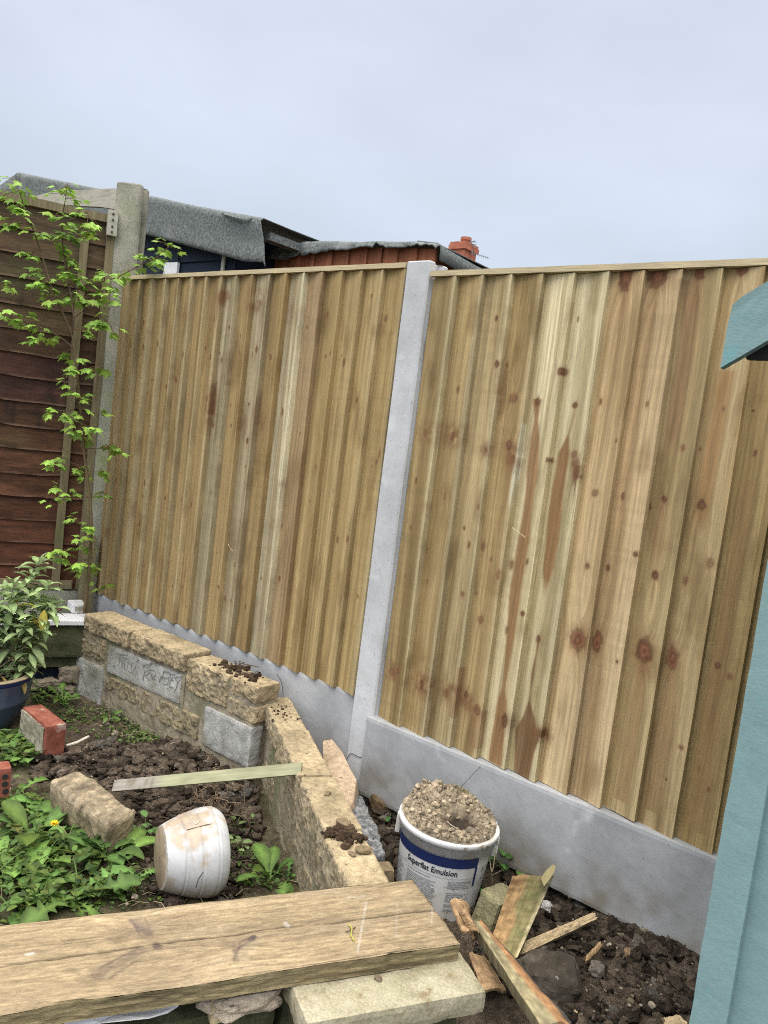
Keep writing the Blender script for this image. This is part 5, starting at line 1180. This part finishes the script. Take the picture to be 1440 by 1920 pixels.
for i, (px, py, s_, n, lab, kw) in enumerate([
    (140, 1690, .16, 16, 'large pale dandelion rosette just behind the timber plank', dict(kind='lobed')),
    (62, 1575, .19, 13, 'big broad leaved dandelion left of the rounded concrete block', dict(kind='mix')),
    (135, 1590, .15, 11, 'flowering dandelion in front of the rounded concrete block', dict(kind='mix', flower=(-.03, -.05, .09))),
    (15, 1640, .16, 11, 'dark leaved weed rosette at the left edge above the plank', dict(kind='dock')),
    (196, 1610, .12, 8, 'small upright weed at the near end of the rounded concrete block', dict(kind='dock', el=(.7, 1.3))),
    (222, 1612, .12, 6, 'weed with one long pale leaf between block and barrel planter', dict(kind='dock', el=(.5, 1.2))),
    (25, 1500, .14, 11, 'lobed dandelion below the perforated brick', dict(kind='lobed')),
    (92, 1525, .13, 10, 'bushy dandelion against the left side of the rounded concrete block', dict(kind='mix', el=(.5, 1.2))),
    (60, 1690, .12, 11, 'small dandelion by the plank at the left edge', dict(kind='lobed')),
    (190, 1655, .11, 9, 'small lobed dandelion right of the large pale rosette', dict(kind='lobed')),
    (505, 1655, .13, 6, 'tall leaved weed behind the plank near the wall', dict(kind='dock', el=(.6, 1.3))),
    (540, 1650, .11, 5, 'lobed weed leaning on the wall foot above the plank', dict(kind='lobed', el=(.5, 1.1))),
    (12, 1400, .10, 10, 'weed under the blue pot at the left edge', dict(kind='mix', el=(.4, 1.1))),
    (60, 1425, .10, 8, 'round leaved weed in front of the red brick', dict(kind='dock', el=(.4, 1.1))),
    (118, 1318, .10, 10, 'weed clump between the red brick and the broken stones', dict(kind='lobed', el=(.5, 1.2))),
    (285, 1380, .09, 9, 'low bright weed at the edge of the dug soil', dict(kind='dock', el=(.2, .8))),
    (325, 1365, .11, 10, 'feathery weed below the inscribed wall block', dict(kind='lobed', el=(.6, 1.3))),
    (210, 1345, .06, 9, 'small weed near the foot of the inscribed wall', dict(kind='mix')),
    (60, 1625, .13, 9, 'lobed dandelion in the thick weeds left of the large pale rosette', dict(kind='lobed')),
    (250, 1655, .08, 7, 'tiny grey green weed left of the barrel planter', dict(kind='lobed')),
    (105, 1640, .12, 9, 'dandelion crowded between the flowering one and the large rosette', dict(kind='lobed'))]):
    dandelion(px, py, s_, n, lab, 300+i, **kw)
def sprig(px, py, n, size, label, seed, spread=.03, st=OVAL, h=.06, z=None, col=(.06, .15, .035)):
    rr = random.Random(seed); p = onsoil(px, py) if z is None else gz(px, py, z)
    t = thing('weed_sprig', tuple(p), label, 'weed', 'small weed sprigs'); b = MB(); s_ = MB()
    for i in range(n):
        az = rr.uniform(0, 6.283); q = p+A([rr.gauss(0, spread), rr.gauss(0, spread), rr.uniform(.2, 1)*h])
        leaf(b, q, (math.cos(az), math.sin(az), .3), (rr.uniform(-.3, .3), rr.uniform(-.3, .3), 1), size*rr.uniform(.7, 1.2), st, droop=rr.uniform(.2, .9), fold=.25, col=A(col)*rr.uniform(.7, 1.5), rib=1.3)
        V, F = tube(smoothline([p, (p+q)/2+A([0, 0, .01]), q], 3), .0011, 4); s_.add(V, F, (.12, .16, .05))
    mk('leaves', b, M['leaf'], t, smooth=True); mk('stems', s_, M['stem'], t)
sprig(384, 1392, 3, .06, 'single dark ivy leaf against the second grey wall block', 1, .012, h=.08, col=(.045, .12, .03))
sprig(425, 1425, 8, .035, 'dark ivy sprig below the second grey wall block', 2, .03, h=.05, col=(.035, .09, .03))
sprig(842, 1694, 8, .04, 'dark green seedling in front of the paint bucket', 3, .02, h=.07, z=-.40, col=(.035, .12, .02))
sprig(888, 1690, 9, .035, 'dark green seedling at the right foot of the paint bucket', 4, .025, h=.06, z=-.40, col=(.035, .11, .02))
sprig(925, 1625, 10, .04, 'grassy weed between the bucket and the gravel board', 5, .035, h=.06, z=-.37, col=(.06, .14, .03))
sprig(735, 1530, 16, .035, 'weed patch in the gap between dark stone and bucket', 6, .045, h=.05, z=-.385, col=(.05, .13, .03))
sprig(455, 1610, 12, .03, 'pale flowering weed right of the barrel planter', 7, .035, h=.07, col=(.17, .23, .09))
sprig(440, 1560, 10, .028, 'thin weed behind the right rim of the barrel planter', 8, .04, h=.05, col=(.12, .18, .06))
sprig(268, 1575, 9, .035, 'weed sprig left of the muddy end of the barrel planter', 9, .03, h=.08, col=(.09, .17, .05))
sprig(138, 1128, 10, .05, 'weed growing behind the white board in the corner', 10, .05, h=.12, z=-.10, col=(.09, .19, .04))
sprig(340, 1370, 12, .035, 'clump of small leaves at the foot of the wall below the writing', 11, .05, h=.05, col=(.09, .18, .04))
sprig(420, 1600, 5, .025, 'tiny seedling touching the barrel planter', 12, .02, h=.03, col=(.1, .17, .05))
# ground cover: nobody could count it
def inpoly(x, y, P):
    c = False; j = len(P)-1
    for i in range(len(P)):
        if (P[i][1] > y) != (P[j][1] > y) and x < (P[j][0]-P[i][0])*(y-P[i][1])/(P[j][1]-P[i][1])+P[i][0]: c = not c
        j = i
    return c
regions = [([(-40, 1420), (60, 1500), (110, 1500), (165, 1560), (240, 1610), (285, 1640), (230, 1695), (-40, 1745)], 1150, (.012, .034), .06),
           ([(110, 1300), (150, 1300), (200, 1330), (300, 1350), (370, 1375), (345, 1400), (250, 1392), (150, 1378), (110, 1350)], 620, (.010, .026), .02),
           ([(435, 1540), (470, 1570), (520, 1620), (560, 1660), (440, 1668)], 200, (.010, .024), .03),
           ([(-20, 1372), (50, 1362), (70, 1430), (-20, 1440)], 220, (.02, .045), .05),
           ([(60, 1290), (140, 1295), (130, 1330), (70, 1330)], 160, (.015, .035), .05),
           ([(225, 1620), (300, 1650), (430, 1672), (230, 1700)], 130, (.010, .02), .01)]
b = MB(); rr = random.Random(77)
for P, n, sz, hh in regions:
    x0, x1 = min(p[0] for p in P), max(p[0] for p in P); y0, y1 = min(p[1] for p in P), max(p[1] for p in P); k = 0
    while k < n:
        px, py = rr.uniform(x0, x1), rr.uniform(y0, y1)
        if not inpoly(px, py, P): continue
        q = gz(px, py, -.42); dens = .55+.6*float(fbm(q[0]*7, q[1]*7, 44., 2))
        if rr.random() > dens: k += .3; continue
        k += 1; az = rr.uniform(0, 6.283); L = rr.uniform(*sz); q[2] = soilz(q[0], q[1])+rr.random()*hh
        if rr.random() < .12: st, L2, e_ = [(0, .03), (.5, .025), (1, .003)], L*2.6, 1.0
        else: st, L2, e_ = OVAL, L, rr.uniform(-.1, .7)
        c = A((.062, .118, .028))*rr.uniform(.5, 1.6)+A((.05, .03, 0))*rr.random()**2
        leaf(b, q, (math.cos(az), math.sin(az), e_), (rr.uniform(-.4, .4), rr.uniform(-.4, .4), 1), L2, st, droop=rr.uniform(.1, .9), fold=.3, col=c, rib=1.25)
tag(mk('ground_cover', b, M['leaf'], smooth=True), 'low green ground cover of small weeds over the bed', 'ground cover', kind='stuff')
# clods of dug earth
b = MB(); rr = random.Random(5); k = 0
def clods(P, n, r0, r1, dark):
    x0, x1 = min(p[0] for p in P), max(p[0] for p in P); y0, y1 = min(p[1] for p in P), max(p[1] for p in P); k = 0
    while k < n:
        px, py = rr.uniform(x0, x1), rr.uniform(y0, y1)
        if not inpoly(px, py, P): continue
        k += 1; q = gz(px, py, -.40); q[2] = soilz(q[0], q[1]); s = r0+(r1-r0)*rr.random()**3
        V, F = rock((s*rr.uniform(.7, 1.7), s*rr.uniform(.7, 1.3), s*rr.uniform(.45, .95)), rr.random()*90, res=.25 if s > .018 else .5, amp=.55, M=rot('Z', rr.uniform(0, 6))@rot('X', rr.uniform(-.4, .4)), c=q+A([0, 0, s*.3+.012]))
        b.add(V, F, A((.078, .060, .045))*rr.uniform(.35, 1.6)*dark+A((.05, .05, .045))*(rr.random() < .05))
clods([(45, 1400), (150, 1395), (260, 1395), (350, 1375), (440, 1400), (475, 1430), (490, 1540), (440, 1545), (300, 1540), (250, 1500), (150, 1450), (60, 1450)], 1250, .003, .024, 1)
clods([(250, 1500), (480, 1480), (500, 1600), (440, 1680), (300, 1690), (240, 1620)], 520, .003, .015, .9)
clods([(690, 1490), (760, 1560), (760, 1640), (720, 1640)], 130, .006, .026, .8)
clods([(870, 1690), (950, 1640), (1120, 1705), (1310, 1790), (1300, 1930), (1000, 1930), (900, 1800)], 1250, .0025, .020, .85)
clods([(1110, 1705), (1200, 1735), (1310, 1790), (1310, 1830), (1110, 1760)], 300, .006, .028, .8)
tag(mk('soil_clods', b, M['soil'], smooth=True), 'crumbled clods of dark dug earth', 'soil', kind='stuff')
b = MB()
for P, n in (([(1100, 1720), (1310, 1800), (1300, 1930), (1060, 1930), (1000, 1780)], 90), ([(60, 1420), (470, 1400), (480, 1520), (280, 1540)], 55), ([(200, 1620), (300, 1660), (230, 1700)], 25), ([(190, 1320), (330, 1350), (300, 1390), (150, 1370)], 120)):
    k = 0
    x0, x1 = min(p[0] for p in P), max(p[0] for p in P); y0, y1 = min(p[1] for p in P), max(p[1] for p in P)
    while k < n:
        px, py = rr.uniform(x0, x1), rr.uniform(y0, y1)
        if not inpoly(px, py, P): continue
        k += 1; q = gz(px, py, -.40); s = rr.uniform(.0015, .0055)*(2.2 if rr.random() < .10 else 1); q[2] = soilz(q[0], q[1])+.02+rr.random()*.012
        V, F = rock((s, s*.8, s*.6), rr.random()*50, res=.67, amp=.3, c=q); b.add(V, F, A((.24, .20, .15))*rr.uniform(.3, 1.4))
tag(mk('grit', b, M['stone']), 'pale grit and small stones in the soil', 'grit', kind='stuff')
b = MB()
for i in range(150):
    P = regions[rr.choice((0, 1, 2, 5, 5, 1))][0]; px, py = rr.uniform(min(p[0] for p in P), max(p[0] for p in P)), rr.uniform(min(p[1] for p in P), max(p[1] for p in P))
    if not inpoly(px, py, P): continue
    q = gz(px, py, -.41); q[2] = soilz(q[0], q[1])+.015; az = rr.uniform(0, 6.28); L = rr.uniform(.02, .07)
    V, F = tube([q, q+A([math.cos(az)*L*.5, math.sin(az)*L*.5, rr.uniform(0, .015)]), q+A([math.cos(az)*L, math.sin(az)*L, rr.uniform(-.01, .01)])], .0009, 4); b.add(V, F, A((.33, .26, .16))*rr.uniform(.4, 1.3))
for i in range(34):
    px, py = rr.gauss(400, 30), rr.gauss(1490, 28); q = gz(px, py, -.34); pts = [q]
    for _ in range(4): pts.append(pts[-1]+A([rr.gauss(0, .022), rr.gauss(0, .022), rr.gauss(-.004, .014)]))
    V, F = tube(smoothline(pts, 4), rr.uniform(.0008, .0018), 4); b.add(V, F, A((.20, .14, .09))*rr.uniform(.6, 1.6))
tag(mk('dry_roots', b, M['stem']), 'thin dry roots and straw strewn over the soil', 'roots', kind='stuff')

# ------------------------------------------------------------------ blue pot with sage
zr = -.185; Pr = gz(62, 1266, zr); vd = np.array([rgt[0], rgt[1], 0]); vd /= np.linalg.norm(vd); RP = .205
pc = Pr-vd*RP; zb4 = -.43; HP = zr-zb4
pt = thing('plant_pot', (pc[0], pc[1], zb4), 'blue glazed plant pot with sandy rim at the left edge', 'plant pot')
prof = [(0, .01), (0, RP*.58), (.006, RP*.62), (HP*.35, RP*.80), (HP*.52, RP*.885), (HP*.55, RP*.90), (HP*.58, RP*.885), (HP*.78, RP*.93), (HP*.90, RP*.945)]
V, F = lathe(prof, A([pc[0], pc[1], zb4]), A([0, 0, 1.]), A([1., 0, 0]), 64); mk('pot_body', MB().add(V, F), M['potblue'], pt, smooth=True)
prof = [(HP*.90, RP*.945), (HP*.93, RP*.97), (HP*.965, RP*.985), (HP*.985, RP*.95)]
V, F = lathe(prof, A([pc[0], pc[1], zb4]), A([0, 0, 1.]), A([1., 0, 0]), 64); mk('dark_band', MB().add(V, F), M['ink'], pt, smooth=True)
prof = [(HP*.975, RP*.97), (HP*.985, RP*1.0), (HP*1.0, RP*1.0), (HP*1.01, RP*.985), (HP*1.0, RP*.86), (HP*.85, RP*.84)]
V, F = lathe(prof, A([pc[0], pc[1], zb4]), A([0, 0, 1.]), A([1., 0, 0]), 64); mk('rim', MB().add(V, F), M['potrim'], pt, smooth=True)
V, F = lathe([(HP*.86, .001), (HP*.87, RP*.5), (HP*.85, RP*.86)], A([pc[0], pc[1], zb4]), A([0, 0, 1.]), A([1., 0, 0]), 40); mk('potting_soil', MB().add(V, F, (.05, .035, .025)), M['soil'], pt)
sg = thing('sage_plant', (pc[0], pc[1], zr-.03), 'leafy grey green sage growing in the blue pot', 'plant')
hn = CAM-pc; hn[2] = 0; hn /= np.linalg.norm(hn); b = MB(); s_ = MB(); rr = random.Random(31)
heads = [(75, 1055, 1), (58, 1080, 0), (92, 1095, 0), (25, 1095, 1), (10, 1112, 0), (62, 1115, 1), (35, 1125, 0), (82, 1135, 0), (98, 1130, 0), (12, 1150, 1), (45, 1160, 0), (70, 1165, 1), (28, 1185, 0), (60, 1190, 0), (15, 1215, 0),
         (48, 1215, 1), (75, 1200, 0), (30, 1240, 0), (55, 1245, 0), (8, 1250, 0), (-15, 1110, 1), (-25, 1150, 0), (-20, 1190, 0), (-15, 1230, 0), (-40, 1130, 0), (60, 1225, 0), (40, 1195, 0), (20, 1165, 0), (85, 1160, 0), (70, 1140, 0)]
for px, py, big in heads:
    q = gp(px, py, pc, hn)+hn*rr.uniform(-.06, .09); root_ = A([pc[0]+rr.uniform(-.06, .06), pc[1]+rr.uniform(-.06, .06), zr-.03])
    V, F = tube(smoothline([root_, root_*.4+q*.6+A([0, 0, -.02]), q], 5), [.003-.0017*i/10 for i in range(11)], 5); s_.add(V, F, (.16, .15, .09))
    ax_ = q-root_; ax_ /= np.linalg.norm(ax_); ax_ = ax_*.5+A([0, 0, .7]); ax_ /= np.linalg.norm(ax_)
    for w in range(6 if big else 4):
        c0 = q-ax_*w*.024; az0 = rr.uniform(0, 3.14)
        for k2 in range(4 if w < 2 else 3):
            az = az0+k2*2*math.pi/3.6+rr.uniform(-.3, .3); e_ = .95-.25*w+rr.uniform(-.2, .2); L = rr.uniform(.068, .105)*(.6 if w == 0 else 1.05)
            c = A((.24, .325, .135))*rr.uniform(.6, 1.35)+A((.03, .02, .03))*rr.random()
            if rr.random() < .04 and py > 1120: c = A((.42, .33, .05))
            leaf(b, c0, (math.cos(az)*math.cos(e_), math.sin(az)*math.cos(e_), math.sin(e_)), (0, 0, 1), L, SAGE, droop=rr.uniform(.5, 1.5), fold=rr.uniform(.2, .5), col=c, rib=1.45)
for i in range(6):                                             # withered lower leaves over the rim
    q = gp(rr.uniform(-20, 50), rr.uniform(1235, 1275), pc, hn)+hn*rr.uniform(.02, .12); az = rr.uniform(0, 6.28)
    leaf(b, q, (math.cos(az)*.5, math.sin(az)*.5, -.5), (0, 0, 1), .07, SAGE, droop=.6, fold=.4, col=A((.36, .27, .09))*rr.uniform(.6, 1.2))
mk('leaves', b, M['leaf'], sg, smooth=True); mk('stems', s_, M['stem'], sg)
q = gp(80, 1148, pc, hn)+hn*.10; b = MB(); leaf(b, q+A([0, 0, .035]), (.25, -.2, -.8), (1, -.8, .3), .085, [(0, .02), (.2, .16), (.5, .22), (.8, .14), (1, .01)], droop=.3, fold=.2, col=(.40, .33, .05), rib=1.2); tag(mk('yellowed_leaf', b, M['leaf'], sg, smooth=True), 'yellowed leaf')

# ------------------------------------------------------------------ maple sapling in the corner
sp = A([.21, -.24, -.2]); hn = CAM-sp; hn[2] = 0; hn /= np.linalg.norm(hn)
sap = thing('maple_sapling', tuple(gp(160, 1150, sp, hn)), 'slender maple sapling with fresh lobed leaves against the dark red brown panel', 'tree')
rr = random.Random(19)
def sl_(px, py, dz=0.): return gp(px, py, sp, hn)+hn*dz
branches = [([(158, 1150), (168, 1050), (171, 975), (164, 900), (157, 842), (150, 760), (143, 680), (135, 628), (120, 592), (102, 555), (88, 510), (76, 470), (62, 430), (48, 395), (38, 365), (28, 340)], .0085, .0014),
            ([(135, 628), (138, 600), (134, 560), (126, 520), (120, 480), (116, 430), (118, 400), (124, 370), (124, 350)], .0045, .0016),
            ([(105, 567), (130, 550), (170, 533), (215, 520), (260, 498), (290, 485), (318, 462)], .0036, .0014), ([(102, 575), (70, 560), (40, 545), (15, 532)], .003, .0012),
            ([(140, 655), (110, 630), (60, 608), (20, 590)], .003, .0012), ([(116, 440), (150, 450), (168, 440)], .0025, .0012), ([(118, 420), (150, 405), (165, 400)], .0022, .0012), ([(145, 700), (170, 692), (190, 690)], .0025, .0012),
            ([(150, 760), (130, 770), (95, 768)], .0025, .0012), ([(160, 880), (140, 870), (112, 865)], .0025, .0012), ([(166, 932), (135, 932), (100, 935)], .0025, .0012), ([(168, 935), (190, 925), (202, 930)], .0022, .001),
            ([(157, 842), (190, 840), (220, 840)], .0025, .001), ([(170, 990), (140, 1020), (110, 1035)], .0022, .001), ([(170, 1040), (185, 1070), (187, 1095)], .002, .001), ([(135, 600), (165, 580), (200, 600)], .0025, .0012), ([(126, 530), (160, 545), (210, 545)], .0025, .0012)]
b = MB(); seg = []
for bi, (P, r0, r1) in enumerate(branches):
    pts = smoothline([sl_(x, y, .03*math.sin(i*.9+bi) if bi and i else 0) for i, (x, y) in enumerate(P)], 5); n = len(pts)
    V, F = tube(pts, np.linspace(r0, r1, n), 7); b.add(V, F, np.array((.13, .095, .05)) if bi == 0 else np.array((.11, .07, .045))); seg.append(pts)
mk('trunk', b, M['stem'], sap, smooth=True)
allp = np.concatenate(seg)
half = [(1.0, 0), (.70, 13), (.74, 22), (.56, 30), (.90, 50), (.66, 62), (.68, 74), (.42, 84), (.58, 112), (.40, 135), (.12, 165)]
def maple(mb, base, d, up, L, col, fold=.3, droop=.5):
    d = d/np.linalg.norm(d); y = np.cross(up, d); y /= np.linalg.norm(y); up = np.cross(d, y)
    ol = [(r_*math.cos(R8(a)), r_*math.sin(R8(a))) for r_, a in half]; ol = [(x, -y_) for x, y_ in ol[:0:-1]]+ol
    V = [base+d*L*.30]; C_ = [np.array(col)*1.25]
    for x, y_ in ol:
        X_ = .30+x*.62; V.append(base+d*L*X_+y*L*y_*.72-up*L*(fold*abs(y_)*.8+droop*max(0, X_-.3)**2-.10*abs(y_*x))); C_.append(np.array(col))
    n = len(ol); mb.add(V, [(0, 1+i, 2+i) for i in range(n-1)]+[(0, n, 1)], C_)
clusters = """25,345,5 10,365,3 50,360,3 30,385,4 45,400,4 22,415,3 40,425,4 65,435,4 85,440,2 55,475,5 70,510,5 90,525,3 75,535,4 95,550,4 15,530,4 125,352,5 110,365,4 135,375,3 100,405,4 120,410,4 150,400,5 170,415,4 160,430,4 135,440,5 170,440,3 110,440,3
130,480,6 118,465,4 135,500,5 120,515,4 145,520,5 165,525,4 190,510,5 210,515,4 205,535,4 235,505,4 265,490,4 275,480,3 290,490,3 315,462,5 305,470,3 150,555,5 170,560,5 195,545,4 215,560,4 185,600,6 200,610,5 160,620,4 215,620,3 130,555,3 105,560,4 60,600,4 30,600,3 20,588,3
75,620,5 100,630,4 55,635,3 120,660,5 150,675,4 135,695,4 180,690,4 120,715,3 140,735,4 160,745,5 100,765,4 120,780,4 150,770,3 140,800,5 170,800,5 160,820,4 190,770,3 200,835,4 220,845,4 120,860,4 100,865,3 145,875,5 165,890,4 190,880,3 105,915,3 95,940,3 135,925,4 195,925,4 145,970,4
170,985,5 160,1000,4 110,1030,5 120,1045,3 150,1055,6 170,1065,5 185,1095,3 165,1030,4 -5,345,3 -8,590,3 -10,395,3"""
b = MB(); pe = MB()
for t in clusters.split():
    px, py, n = map(int, t.split(',')); c0 = sl_(px, py); j = np.argmin(((allp-c0)**2).sum(1)); at_ = allp[j]; c0 = c0+hn*float((at_-c0)@hn)+hn*rr.uniform(-.03, .05)
    for k in range(n+1 if py > 600 else n+2):
        az = rr.uniform(0, 6.283); q = c0+A([rr.gauss(0, .017), rr.gauss(0, .017), rr.gauss(0, .012)])
        out_ = (q-at_)*A([1, 1, .2])+A([math.cos(az), math.sin(az), 0])*.03; out_ /= max(1e-6, np.linalg.norm(out_)); d = out_+A([0, 0, rr.uniform(-.9, .15)])+hn*rr.uniform(0, .5)
        lum = rr.uniform(.6, 1.45); c = A((.215, .36, .065))*lum+A((.07, .06, 0))*rr.random()**2
        L = rr.uniform(.036, .070)*(1.0 if py > 380 else .9); maple(b, q, d, A([rr.uniform(-.3, .3), rr.uniform(-.3, .3), 1.]), L, c, fold=rr.uniform(.2, .6), droop=rr.uniform(.2, .8))
        V, F = tube(smoothline([at_ if np.linalg.norm(at_-q) < .07 else c0+A([0, 0, -.02]), (at_+q)/2+A([0, 0, .006]) if np.linalg.norm(at_-q) < .07 else (c0+q)/2, q+d/np.linalg.norm(d)*L*.3], 3), .0008, 4); b.add(V, F, (.20, .12, .06))
mk('leaves', b, M['leaf'], sap)

# small loose things
def strand(name, pts, r_, col, label, cat, mat='stem', grp='loose twigs and straws'):
    V, F = tube(smoothline(pts, 4), r_, 5); return tag(mk(name, MB().add(V, F, col), M[mat]), label, cat, grp)
strand('straw', [gy(960, 989, -.003), gy(972, 998, -.006), gy(985, 1008, -.003)], .0011, (.55, .48, .28), 'pale straw caught on the pale board of the right fence panel', 'straw')
strand('straw', [gy(428, 1020, -.003), gy(432, 1028, -.006), gy(437, 1034, -.003)], .001, (.5, .42, .26), 'short straw caught on the left fence panel', 'straw')
strand('twig', [gz(447, 1243, -.03), gz(468, 1247, -.02), gz(486, 1251, -.025)], .002, (.10, .075, .05), 'dark twig lying on the wall top beside the spilt soil', 'twig')
strand('twig', [gy(519, 1264, -.02), gy(528, 1280, -.015), gy(531, 1306, -.015)], .0016, (.08, .07, .05), 'thin dark twig standing at the bend of the stone wall', 'twig')
strand('twig', [gz(702, 1555, -.385), gz(720, 1553, -.375), gz(737, 1553, -.38)], .0016, (.40, .34, .26), 'pale twig on the soil between the dark stone and the bucket', 'twig')
strand('twig', [gz(292, 1407, -.385), gz(312, 1397, -.37), gz(334, 1391, -.38)], .002, (.30, .25, .2), 'pale twig on the dug soil below the stone wall', 'twig')
strand('twig', [gz(921, 1642, -.37), gz(940, 1632, -.355), gz(955, 1623, -.35)], .0014, (.33, .25, .17), 'thin twig behind the paint bucket near the gravel board', 'twig')
strand('sprig', [gz(654, 1733, zt+.004), gz(660, 1742, zt+.006), gz(658, 1752, zt+.004), gz(664, 1764, zt+.005)], .0016, (.36, .34, .07), 'yellow green dried sprig lying on the timber plank', 'sprig')
strand('sprig', [gz(648, 1747, zt+.003), gz(658, 1744, zt+.004), gz(667, 1738, zt+.003)], .001, (.09, .06, .04), 'dark stalk beside the yellow green sprig on the plank', 'sprig')
q = onsoil(316, 1388); b = MB(); leaf(b, q+A([0, 0, .02]), (1, .2, .2), (0, 0, 1), .045, OVAL, droop=.3, fold=.3, col=(.5, .38, .03)); tag(mk('yellow_leaf', b, M['leaf']), 'small yellow leaf on the dug soil below the stone wall', 'leaf')
q = onsoil(12, 1570); b = MB(); leaf(b, q+A([0, 0, .05]), (1, .4, .1), (0, 0, 1), .06, OVAL, droop=.8, fold=.4, col=(.42, .36, .12)); tag(mk('yellow_leaf', b, M['leaf']), 'curled pale yellow leaf among the weeds at the left edge', 'leaf')
